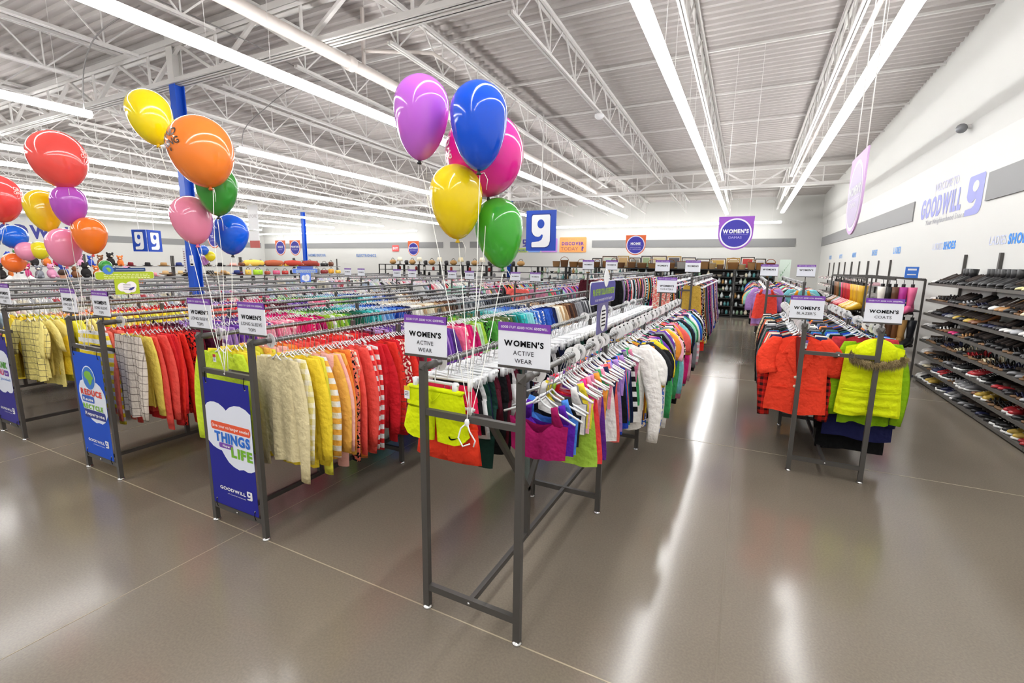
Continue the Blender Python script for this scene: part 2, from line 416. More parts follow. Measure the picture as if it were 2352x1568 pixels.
# ------------------------------------------------------------------ strip lights
LZ = 4.2
def strip(L):
    t = thing('strip_light', '', 'ceiling light')
    h = MB().box(-.045, .045, 0, L, .04, .075); h.build('housing', M_STEEL, t)
    l = MB(); pr = [(-.06, .045), (-.08, .0), (-.04, -.035), (.04, -.035), (.08, .0), (.06, .045)]
    vs = []
    for y in (.01, L-.01): vs += [(a, y, b) for a, b in pr]
    l.add(vs, [(i, i+1, 7+i, 6+i) for i in range(5)]+[(5, 4, 3, 2, 1, 0), (6, 7, 8, 9, 10, 11)]); l.build('lens', M_LENS, t)
    for y in (.4, L-.4): MB().tube([(0, y, .075), (0, y, 1.72)], .003, 4).build('hanging_wire', M_STEEL, t)
    return t
ROWS = ((1.13, -8.6, 24, 'row over the blazers rack'), (-1.08, -8.6, 24, 'row over the active wear rack'), (-5.66, -8.6, 24, 'row beside the thick cream pipe'),
        (-10.1, 6.8, 24, 'row starting past the tall blue column'), (-10.1, -8.6, 4.26, 'short row before the tall blue column'),
        (-14.8, -6, 24.5, 'third row beyond the thick cream pipe'), (-17.4, -6, 24.5, 'fourth row beyond the thick cream pipe'),
        (-22.4, 3, 25, 'fifth row beyond the thick cream pipe'), (-27, 4, 25, 'sixth row beyond the thick cream pipe'),
        (-30.5, 5, 25, 'seventh row beyond the thick cream pipe'), (-35, 6, 25, 'row along the far side wall'))
def lights():
    proto = {}
    for x, a, b, nm in ROWS:
        n = max(1, round((b-a)/2.44)); L = (b-a)/n
        for i in range(n):
            lab = 'strip light, %s from the far end of the %s' % (ordw(n-i), nm)
            k = round(L, 3)
            if k not in proto: o = proto[k] = strip(L); o['label'] = lab; o['group'] = 'strip lights'; o.location = (x, a+i*L, LZ)
            else: dup(proto[k], (x, a+i*L, LZ), 0, lab, 'strip lights')
    for x0, n, nm in ((1.25, 5, 'behind the WOMEN\'S sign'), (-20.5, 7, 'over the far corner')):
        for i in range(n):
            t = dup(proto[min(proto, key=lambda q: abs(q-2.4))], (x0-i*2.42, 26.2, 3.95), PI/2, 'strip light %s along the back wall row %s' % (ordw(i+1), nm), 'back wall strip lights')
lights()

# ------------------------------------------------------------------ clothes racks
def rack(name_label, xc, y0, bays, zr=1.335, bay=1.38, brace=True, w=.54, group='clothes racks'):
    t = thing('clothes_rack', name_label, 'clothes rack', (xc, y0, 0), 0, group)
    hw = w/2; L = bays*bay
    bot = .13; top = zr-.225
    for i in range(bays+1):
        y = i*bay
        for sx in (-hw, hw):
            p = MB()
            end = i in (0, bays)
            p.bar((sx, y, .018), (sx, y, zr+.012 if end else zr-.03), .036, .03, up=(0, 1, 0))
            if end:   # pointed cap turned outwards over the rail end
                d = -1 if i == 0 else 1
                p.add([(sx-.024, y-d*0, zr-.026), (sx+.024, y, zr-.026), (sx+.024, y, zr+.03), (sx-.024, y, zr+.03), (sx, y+d*.03, zr+.0)],
                      [(0, 1, 2, 3), (1, 0, 4), (2, 1, 4), (3, 2, 4), (0, 3, 4)])
                p.mt(0, True).tube([(sx, y-d*.0, zr), (sx, y-d*.1, zr)], .021, 10); p.smooth = False
            lg = p.build('leg', M_RACK, t)
            g = MB().mt(0, True); g.lathe([(.024, 0), (.026, .004), (.024, .012), (.012, .014), (.012, .02)], 12, (sx, y, 0)); g.build('foot_glide', M_GLIDE, lg)
        c = MB().box(-hw, hw, y-.013, y+.013, bot-.018, bot+.018).build('crossbar', M_RACK, t)
        b = MB().mt(0, True); b.tube([(0, y-.013, bot), (0, y-.019, bot)], .008, 8); b.build('bolt', M_GLIDE, c)
        if i in (0, bays):
            c = MB().box(-hw, hw, y-.013, y+.013, top-.016, top+.016).build('crossbar', M_RACK, t)
            b = MB().mt(0, True); b.tube([(0, y-.013, top), (0, y-.019, top)], .008, 8); b.build('bolt', M_GLIDE, c)
    for sx in (-hw, hw):
        r = MB().mt(0, True); r.tube([(sx, .05, zr), (sx, L-.05, zr)], .0155, 10); r.build('rail', M_CHROME, t)
    MB().box(-.013, .013, .013, L-.013, bot-.016, bot+.016).build('spine_bar', M_RACK, t)
    if brace:
        s = MB()
        for i in range(bays):
            y = i*bay; m = y+bay*.5
            s.bar((0, m, bot), (0, m, .46), .03, .036)
            s.bar((0, m, .44), (0, y+.18, top-.05), .03); s.bar((0, y+.18, top-.05), (0, y+.02, top+.01), .03)
            s.bar((0, m, .44), (0, y+bay-.12, top-.05), .03); 
        s.build('brace', M_RACK, t)
    return t
FX = [-1.13, -3.0, -4.865, -6.74, -8.61, -10.5, -12.4, -14.3]
FY = 1.82
RN = ['shorts and bras rack', 'dark blue banner rack', 'REDUCE banner rack', 'thank you banner rack', 'rack before blue column',
      'rack past blue column', 'second rack past blue column', 'third rack past blue column']
def racks():
    for i, x in enumerate(FX):
        nm = ('open ended dark steel clothes rack with lime shorts and bras', 'dark steel clothes rack with the dark blue THINGS banner on its end', 'dark steel clothes rack with the bright blue REDUCE banner',
              'dark steel clothes rack with the navy thank you banner', 'dark steel clothes rack just before the tall blue column', 'dark steel clothes rack just beyond the tall blue column',
              'second dark steel clothes rack beyond the tall blue column', 'third dark steel clothes rack beyond the tall blue column')[i]
        rack(nm, x, FY, 4 if i == 0 else 5, group='front bank of clothes racks')
    for i, x in enumerate([-1.18, -3.0]+FX[2:]):
        rack(('rack of long dresses by the aisle, with the mustard dress on its end', 'rack behind the cross aisle with maroon and black cardigans on its end')[i] if i < 2 else
             'clothes rack behind the cross aisle, in line with %s' % RN[i], x, 10.4 if i else 9.25, 4, zr=1.62 if i < 2 else 1.335, group='back bank of clothes racks')
    rack('clothes rack by the shoe wall with the orange blazer and lime vest', .76, 4.76, 2, group='blazer racks')
    rack('clothes rack by the shoe wall with red and orange tank tops on its end', .6, 9.2, 4, zr=1.58, group='blazer racks')
racks()

# ------------------------------------------------------------------ garments
def lerp(a, b, t): return a+(b-a)*t
def body(mb, wsh, whem, zc, slope, zbot, T, rs, neck=.07, dip=.03, nu=12, nv=9, A=.012, waist=0, quilt=0):
    """a soft closed front and back panel hanging from a shoulder line"""
    k1, k2, p1, p2, p3 = rs.uniform(1.2, 2.4), rs.uniform(3, 5), rs.random()*6, rs.random()*6, rs.random()*6
    for side in (-1, 1):
        vs = []; fs = []
        for j in range(nv+1):
            v = j/nv
            for i in range(nu+1):
                u = -1+2*i/nu; au = abs(u)
                w = lerp(wsh, whem, min(1, v*1.15)**.8)-waist*math.sin(PI*min(1, v*1.1))
                x = u*w
                zt = zc-slope*max(0, au*wsh-neck)
                if au*wsh < neck: zt -= (dip if side < 0 else dip*.3)*(1-(au*wsh/neck)**2)
                zb = zbot+.012*math.sin(k1*u*2+p3)
                z = lerp(zt, zb, v)
                th = T*max(0, 1-au**3)**.6*min(1, .2+3.5*v)*(1+.25*v)
                if quilt: th *= .5+.62*abs(math.sin((z-zbot)*PI/quilt))**.55
                fold = A*(v**.7)*(math.sin(PI*k1*u+p1)+.6*math.sin(PI*k2*u+p2))
                vs.append((x, side*th+fold, z))
        for j in range(nv):
            for i in range(nu):
                a = j*(nu+1)+i; q = (a, a+1, a+nu+2, a+nu+1)
                fs.append(q[::-1] if side < 0 else q)
        mb.add(vs, fs)
def sleeve(mb, sx, wsh, zsh, zend, out, r0, r1, T, rs, y0=0, n=8):
    k = 8; pts = []; rx = []; ry = []; el = rs.uniform(0, .05)
    dy = rs.uniform(-.05, .05)
    for i in range(k):
        t = i/(k-1)
        x = sx*(wsh-.03+(.045+out)*math.sin(min(1, t*1.25)*PI/2)-el*t*t)
        z = lerp(zsh-.0, zend, t); 
        pts.append((x, y0+dy*t+.006*math.sin(5*t+sx), z)); rx.append(lerp(r0, r1, t)*(1+.22*math.sin(PI*min(1, t*1.4)))); ry.append(T*(.75+.45*math.sin(PI*t**.8)))
    pts.insert(0, (sx*(wsh-.075), y0, zsh+.008)); rx.insert(0, r0*.55); ry.insert(0, T*.5)
    mb.tube(pts, rx, n, True, ry)
def hook(mb, r=.021):
    pts = [(-r*math.cos(a)*1.0, 0, r*math.sin(a)) for a in [math.radians(q) for q in (-35, 0, 40, 80, 120, 160, 200)]]
    pts += [(.008, 0, -.035), (0, 0, -.1)]
    mb.tube(pts, .0021, 4)
def top_hanger(mb, w=.2, drop=.075):
    mb.mt(1); hook(mb); mb.mt(0)
    mb.tube([(-w, 0, -.128-drop), (-w*.55, 0, -.128-drop*.45), (-.03, 0, -.122), (0, 0, -.095), (.03, 0, -.122), (w*.55, 0, -.128-drop*.45), (w, 0, -.128-drop)], .006, 4, True, .004)
def clip_hanger(mb, w=.17):
    mb.mt(1); hook(mb); mb.mt(0)
    mb.tube([(0, 0, -.065), (0, 0, -.1)], .005, 4); mb.bar((-w, 0, -.1), (w, 0, -.1), .008, .014)
    for sx in (-1, 1):
        mb.mt(0); mb.box(sx*w*.85-.012, sx*w*.85+.012, -.012, .012, -.15, -.09)
PROTO = {}   # kind -> list of variants; a variant is a list of (part name, MB, material slot: 'c' cloth / 'h' hanger)
def variants():
    def V(kind, fn, n):
        PROTO[kind] = [fn(random.Random(hash(kind) % 1000+31*i)) if 0 else fn(random.Random(i*17+len(kind))) for i in range(n)]
    def top(wsh, wh, zb, T, slv, so, r0, r1, A=.012, neck=.07):
        def f(rs):
            b = MB().mt(0, True); w = wsh*rs.uniform(.94, 1.06); z = zb+rs.uniform(-.1, .1)
            body(b, w, wh*rs.uniform(.9, 1.12), -.116, .4, z, T, rs, neck=neck, A=A)
            P = [('body', b, 'c')]
            if slv:
                ze = slv+rs.uniform(-.09, .09); o = so*rs.uniform(.3, 1.7)
                for sx in (-1, 1):
                    s = MB().mt(0, True); sleeve(s, sx, w, -.116-.4*(w-neck)+.004, ze+rs.uniform(-.02, .02), o, r0, r1, T*.95, rs); P.append(('sleeve', s, 'c'))
            h = MB().mt(0, True); top_hanger(h, w-.035, .4*(w-neck)-.01); P.append(('hanger', h, 'h'))
            return P
        return f
    V('long_sleeve_top', top(.2, .195, -.8, .016, -.87, .055, .062, .044, .018), 12)
    V('short_sleeve_top', top(.2, .2, -.76, .016, -.42, .08, .062, .07, .018), 8)
    V('blazer', top(.22, .235, -.82, .026, -.74, .02, .065, .05, .008), 4)
    V('coat', top(.23, .255, -.98, .036, -.78, .03, .075, .06, .012), 4)
    V('cardigan', top(.2, .23, -.92, .017, -.78, .02, .055, .04), 3)
    def dress(rs):
        b = MB().mt(0, True); w = .15; body(b, w, .24*rs.uniform(.9, 1.2), -.125, .3, -1.22+rs.uniform(-.12, .1), .018, rs, neck=.08, dip=.1, A=.02, waist=.02)
        h = MB().mt(0, True); top_hanger(h, .19, .06); return [('body', b, 'c'), ('hanger', h, 'h')]
    V('dress', dress, 4)
    def tank(rs):
        b = MB().mt(0, True); zb = -.6+rs.uniform(-.06, .06); body(b, .15, .2, -.2, .0, zb, .014, rs, neck=.05, dip=.05)
        st = [('strap', MB().mt(0, True).tube([(sx*.075, 0, -.125), (sx*.085, -.004, -.16), (sx*.105, 0, -.22)], [.018, .02, .026], 6, True, .006), 'c') for sx in (-1, 1)]
        h = MB().mt(0, True); top_hanger(h, .19, .065); return [('body', b, 'c'), *st, ('hanger', h, 'h')]
    V('tank_top', tank, 3)
    def bra(rs):
        b = MB().mt(0, True); zb = -.4+rs.uniform(-.03, .03); body(b, .165, .155, -.215, .0, zb, .02, rs, neck=.07, dip=.06, A=.01, nv=6)
        st = [('strap', MB().mt(0, True).tube([(sx*.085, 0, -.13), (sx*.095, -.006, -.16), (sx*.11, 0, -.23)], [.02, .02, .034], 6, True, .007), 'c') for sx in (-1, 1)]
        h = MB().mt(0, True); top_hanger(h, .2, .07); return [('body', b, 'c'), *st, ('hanger', h, 'h')]
    V('sports_bra', bra, 3)
    def pants(zb, wl):
        def f(rs):
            P = []; z = zb+rs.uniform(-.06, .06); b = MB().mt(0, True); body(b, .155, .19, -.125, 0, lerp(-.125, z, .35 if zb < -.4 else .5), .014, rs, neck=.0, dip=0, nv=4, A=.004); P.append(('body', b, 'c'))
            for sx in (-1, 1):
                l = MB().mt(0, True); x0 = sx*.09
                z0 = lerp(-.125, z, .3)
                l.tube([(x0, 0, z0), (x0*1.05, .002, lerp(z0, z, .5)), (x0*1.1, 0, z)], [.095, lerp(.095, wl, .5), wl], 10, True, .017); P.append(('leg', l, 'c'))
            h = MB().mt(0, True); clip_hanger(h); P.append(('hanger', h, 'h')); return P
        return f
    V('shorts', pants(-.44, .115), 3); V('leggings', pants(-.66, .06), 3)
variants()
HM = [M_HANG, M_HOOK]
BUILT = {}
def garment_proto(kind, k, pat):
    key = (kind, k, pat)
    if key in BUILT: return BUILT[key], False
    P = PROTO[kind][k]; e = thing(kind, '', kind.replace('_', ' '))
    for nm, mb, s in P: mb.build(nm, CL[pat] if s == 'c' else HM, e)
    BUILT[key] = e
    return e, True
def garment(kind, k, loc, rz, col, pat, label, group):
    e, new = garment_proto(kind, k, pat); c = lin(col)
    if new:
        e.location = loc; e.rotation_euler.z = rz; e['label'] = label; e['group'] = group
        for q in kids(e): q.color = c
        e.color = c
        return e
    return dup(e, loc, rz, label, group, c)

RAINBOW = [('cream', '#e3d8b6'), ('pale yellow', '#efe08a'), ('yellow', '#f3d53a'), ('lemon', '#e7e04a'), ('mustard', '#f0b552'), ('pale pink', '#f5b9ae'), ('orange', '#f5873a'), ('salmon', '#f5806c'),
           ('coral', '#f0584f'), ('red', '#e03034'), ('red', '#d0202c'), ('scarlet', '#e8362c'), ('dark red', '#ae1a28'), ('crimson', '#c01c34'), ('burgundy', '#6a1428'), ('plum', '#4c1430'), ('lavender', '#bb98d0'), ('lilac', '#a987c6'),
           ('purple', '#6a3ea0'), ('violet', '#5a3a86'), ('blush pink', '#f2a5b8'), ('rose pink', '#e8668e'), ('hot pink', '#e0266c'), ('magenta', '#c21a68'), ('mint green', '#b9dcae'), ('lime green', '#9cc83e'), ('leaf green', '#4d9a3c'), ('olive green', '#5d6b3c'),
           ('dark green', '#1f5c46'), ('teal', '#1f8a86'), ('turquoise', '#2fb4b4'), ('aqua', '#8fd3d6'), ('pale blue', '#9dbfe4'), ('sky blue', '#5e97d8'), ('blue', '#2f5fc0'), ('royal blue', '#1e3f9c'), ('navy blue', '#1a2350'), ('navy blue', '#20264a'),
           ('white', '#efece4'), ('ivory', '#e9dfc8'), ('tan', '#c3a27a'), ('brown', '#6b4630'), ('dark brown', '#43302a'), ('grey', '#8c8c90'), ('dark grey', '#4c4d52'), ('silver grey', '#b6b7ba'), ('charcoal', '#2e2f33'), ('black', '#17171a'), ('black', '#1c1b1f'), ('black', '#141416')]
MIXED = [('black', '#17171a'), ('white', '#efece8'), ('blue', '#2b5fc4'), ('pink', '#e88aa8'), ('purple', '#6a35a4'), ('aqua', '#7cc4cc'), ('hot pink', '#ea2f86'), ('yellow', '#e8d33a'), ('orange', '#f39a3c'), ('dusty pink', '#cc7a98'), ('grey', '#7c7d84'), ('teal', '#1f8b8b'),
         ('navy blue', '#20264e'), ('coral', '#f26a62'), ('mint green', '#9fd8c0'), ('dark grey', '#3b3c42'), ('royal blue', '#2c50c8'), ('green', '#3f9f5e'), ('lilac', '#b08ace'), ('red', '#d3242e'), ('black', '#19191c'), ('black', '#141416'), ('charcoal', '#2c2d31'), ('grey', '#8d8e94'), ('pale pink', '#f0b4c4'), ('black', '#1c1c20'), ('white', '#ebe9e6'), ('navy blue', '#1d2344')]
DARK = [('black', '#151517'), ('black', '#1a1a1d'), ('black', '#121214'), ('charcoal', '#2b2c30'), ('navy blue', '#1c2242'), ('grey', '#6d6e74'), ('dark green', '#1d4038'), ('black', '#17171a'), ('white', '#e4e4e4'), ('maroon', '#5a1a2a')]
BLZ = [('white', '#ece8e2'), ('navy blue', '#23305c'), ('black', '#18181b'), ('cream', '#e0d6c2'), ('blue', '#2f6fb0'), ('black', '#1b1b1e'), ('charcoal', '#2f3034'), ('black', '#17171a'), ('rust orange', '#d0603f'), ('coral', '#f07860'), ('black', '#1a1a1c'), ('tan', '#cdb894'), ('grey', '#7b7c80'), ('hot pink', '#e0305e'),
       ('white', '#e8e6e0'), ('beige', '#c8bca0'), ('red', '#cf2a2e'), ('dark green', '#1f4a3c'), ('black', '#161618'), ('grey', '#9a9b9e')]
COATS = [('black', '#151518'), ('denim blue', '#5a6f9a'), ('royal blue', '#2450c0'), ('fawn', '#a89274'), ('black', '#18181a'), ('pink', '#d98090'), ('black', '#141416'), ('olive green', '#4d5330'), ('charcoal', '#303236'), ('orange', '#f08a2e'), ('light blue', '#a8c8dc'), ('brown', '#5a4030'), ('black', '#1c1c20'), ('red', '#b8323c'), ('grey', '#6f7076'), ('teal', '#2c6e78')]
def seq(pal, t, rs): return pal[min(len(pal)-1, max(0, int(t*len(pal)+rs.uniform(-.7, .7))))]
RAMP_B = [(1.9, 1), (2.2, 4), (2.35, 6), (2.5, 8), (2.7, 9.5), (3.0, 12), (3.2, 14), (3.3, 16), (3.75, 19.5), (4.0, 22), (4.2, 24.5), (4.6, 27), (5.2, 29.5), (5.8, 33.5), (6.3, 36.5), (6.5, 38.5), (6.85, 40.5), (7.5, 43.5), (8.2, 47), (8.7, 49.5)]
RAMP_C = [(1.85, 1), (2.0, 6), (2.15, 9), (2.4, 13), (2.75, 18), (3.25, 20.5), (3.65, 23), (3.95, 25), (4.5, 29.5), (5.05, 34), (5.5, 38.5), (6.2, 41), (7.2, 45), (8.7, 49.5)]
RAMP = None
def ramped(y, rs):
    xs = [a for a, _ in RAMP]; ys = [b for _, b in RAMP]
    return RAINBOW[min(len(RAINBOW)-1, max(0, int(np.interp(y, xs, ys)+rs.uniform(-.9, .9))))]
PALE = [('white', '#e8e6e2'), ('pale grey', '#c9cacd'), ('ivory', '#e6dfd0'), ('white', '#eeecea'), ('pale pink', '#ecc3cc'), ('silver grey', '#b4b6ba'), ('pale blue', '#b8c8dc'), ('white', '#e4e4e4'), ('lilac', '#c0aed6'), ('grey', '#8a8c92'), ('black', '#242428'), ('rose pink', '#d8809a'), ('red', '#c4404a'), ('pale green', '#c0d4b8'), ('cream', '#ddd4bc'), ('white', '#f0efec')]
PLACE = []  # (kind, variant, (x,y,z), rz, colour name, hex, pattern, rail text, ordinal)
def fill(kind, x, ya, yb, pitch, pal, rail, z=1.335, mode='sort', kinds=None, pats=None, seed=0, jit=1, n0=0):
    rs = random.Random(seed*77+5); y = ya; i = n0
    while y < yb:
        t = (y-ya)/(yb-ya); i += 1
        kd = kinds(t, rs) if kinds else kind
        cn, hx = ramped(y, rs) if mode == 'ramp' else seq(pal, t, rs) if mode == 'sort' else pal[rs.randrange(len(pal))] if mode == 'mix' else pal[(i*7+rs.randrange(2)) % len(pal)]
        pat = ''
        if pats and rs.random() < .2: pat = rs.choice(pats)
        PLACE.append((kd, rs.randrange(len(PROTO[kd])), (x+rs.uniform(-.012, .012), y, z), rs.uniform(-.24, .24)*jit, cn, hx, pat, rail, i))
        y += pitch*rs.uniform(.75, 1.3)
PT = ['plaid', 'striped', 'printed', 'patterned', 'checked']
def R(i, side): return 'on %s rail of %s' % (side, RN[i])
def plan():
    hw = .27
    L3 = lambda t, rs: 'long_sleeve_top'
    global RAMP
    RAMP = RAMP_B
    fill('long_sleeve_top', FX[1]+hw, 2.08, 8.6, .031, RAINBOW, R(1, 'right'), mode='ramp', pats=PT, seed=1, n0=1)
    fill('long_sleeve_top', FX[1]-hw, 2.06, 8.6, .041, RAINBOW[2:], R(1, 'left'), mode='ramp', pats=PT, seed=2, n0=1); RAMP = RAMP_C
    fill('long_sleeve_top', FX[2]+hw, 2.10, 8.6, .034, RAINBOW[1:], R(2, 'right'), mode='ramp', pats=PT, seed=3, n0=1)
    fill('long_sleeve_top', FX[2]-hw, 2.06, 8.6, .043, RAINBOW[3:], R(2, 'left'), mode='ramp', pats=PT, seed=4, n0=1)
    fill('short_sleeve_top', FX[3]+hw, 1.98, 8.6, .041, RAINBOW[1:4]*4+RAINBOW[4:], R(3, 'right'), pats=PT, seed=5)
    fill('short_sleeve_top', FX[3]-hw, 2.0, 8.6, .045, RAINBOW[2:], R(3, 'left'), pats=PT, seed=6)
    for k in range(4, 8):
        for s, sx in (('right', hw), ('left', -hw)):
            fill('short_sleeve_top', FX[k]+sx, 2.0, 8.6, .05, PALE, R(k, s), pats=PT, seed=10+k*2+(sx > 0), mode='mix', z=1.3)
    # active wear: bras, tanks, then tees on the aisle side; shorts and leggings on the other
    def act(t, rs):
        if t < .1: return 'sports_bra'
        if t < .26: return rs.choice(['sports_bra', 'tank_top', 'tank_top'])
        return 'short_sleeve_top' if rs.random() < .62 else rs.choice(['long_sleeve_top', 'tank_top']) if t < .7 else 'long_sleeve_top'
    fill('', FX[0]+hw, 2.3, 7.25, .036, MIXED, R(0, 'right'), kinds=act, mode='mix', pats=['', '', 'striped', 'printed'], seed=31, n0=4)
    fill('', FX[0]-hw, 2.06, 7.25, .038, DARK, R(0, 'left'), kinds=lambda t, rs: 'shorts' if rs.random() < .45 else 'leggings', mode='mix', seed=32, n0=2)
    # blazers and coats
    fill('blazer', .76-hw, 5.12, 7.42, .062, BLZ, 'on left rail of blazer rack', mode='cyc', pats=['checked'], seed=41, n0=2)
    fill('coat', .76+hw, 5.3, 7.42, .08, COATS, 'on right rail of blazer rack', mode='cyc', seed=42, n0=3)
    for sx, s in ((-hw, 'left'), (hw, 'right')):
        fill('tank_top', .6+sx, 9.45, 14.6, .05, MIXED, 'on %s rail of tank top rack' % s, z=1.58, mode='mix', kinds=lambda t, rs: rs.choice(['tank_top', 'short_sleeve_top']), seed=44+(sx > 0))
    # back bank
    fill('dress', -1.18+hw, 9.55, 14.7, .055, MIXED+DARK, 'on right rail of dress rack', z=1.62, mode='mix', pats=['printed', 'patterned'], seed=51, n0=1)
    fill('dress', -1.18-hw, 9.55, 14.7, .06, MIXED+DARK, 'on left rail of dress rack', z=1.62, mode='mix', pats=['printed'], seed=52, n0=1)
    fill('cardigan', -3.0+hw, 10.65, 15.8, .05, DARK[:4]+MIXED, 'on right rail of cardigan rack', z=1.62, mode='cyc', pats=['striped', 'patterned'], seed=53, n0=1)
    fill('cardigan', -3.0-hw, 10.65, 15.8, .055, MIXED+DARK, 'on left rail of cardigan rack', z=1.62, mode='mix', seed=54, n0=1)
    for k in range(2, 8):
        for s, sx in (('right', hw), ('left', -hw)):
            fill('short_sleeve_top', FX[k]+sx, 10.6, 15.8, .062, PALE if k > 3 else MIXED, 'back bank', mode='mix', pats=PT, seed=60+k*2+(sx > 0))
plan()
def stuff(name, label, rows):
    """the many remaining garments as one mesh, each with its own flat cloth colour"""
    vs = []; faces = []; mi = []; cols = []; base = 0
    arr = {}
    for kind, k, loc, rz, cn, hx, pat, rail, i in rows:
        key = (kind, k)
        if key not in arr:
            pv = []; pf = []; pm = []; b = 0
            for nm, mb, s in PROTO[kind][k]:
                pv += mb.v; pf += [tuple(q+b for q in f) for f in mb.f]; pm += [0 if s == 'c' else 1+m for m in mb.m]; b += len(mb.v)
            arr[key] = (np.array(pv), pf, pm)
        pv, pf, pm = arr[key]
        c, s_ = math.cos(rz), math.sin(rz)
        q = np.empty_like(pv); q[:, 0] = pv[:, 0]*c-pv[:, 1]*s_+loc[0]; q[:, 1] = pv[:, 0]*s_+pv[:, 1]*c+loc[1]; q[:, 2] = pv[:, 2]+loc[2]
        vs.append(q); faces += [tuple(a+base for a in f) for f in pf]; mi += pm; base += len(pv)
        cols.append(np.tile(np.array(lin(hx)), (len(pv), 1)))
    me = bpy.data.meshes.new(name); me.from_pydata(np.concatenate(vs).tolist(), [], faces)
    for m in (CL_STUFF, M_HANG, M_HOOK): me.materials.append(m)
    me.polygons.foreach_set('material_index', mi); me.polygons.foreach_set('use_smooth', [True]*len(faces))
    ca = me.color_attributes.new('Col', 'FLOAT_COLOR', 'POINT'); ca.data.foreach_set('color', np.concatenate(cols).astype(np.float32).ravel())
    me.update(); o = bpy.data.objects.new(name, me); C.objects.link(o); o['kind'] = 'stuff'; o['label'] = label
    return o
def hang_all():
    by = {}
    for p in PLACE: by.setdefault(p[0], []).append(p)
    for kind, rows in by.items():
        rows.sort(key=lambda p: (p[2][0]**2+p[2][1]**2)*(1.6 if 'left' in p[7] and p[7].count('banner') else 1)*(30 if p[7] == 'back bank' else 1))
        cut = 285
        for kd, k, loc, rz, cn, hx, pat, rail, i in rows[:cut]:
            nm = kd.replace('_', ' ')
            lab = ' '.join(('%s %s %s, %s %s' % (cn, pat, nm, ordw(i), rail)).split())
            garment(kd, k, loc, rz, hx, pat, lab, nm+'s '+rail)
        if rows[cut:]:
            if kind == 'long_sleeve_top': stuff('long_sleeve_tops', 'long sleeve tops hanging towards the far ends of the front racks', rows[cut:])
            else: stuff(kind+'s', 'mass of tops on plastic hangers on the many far racks', rows[cut:])
hang_all()

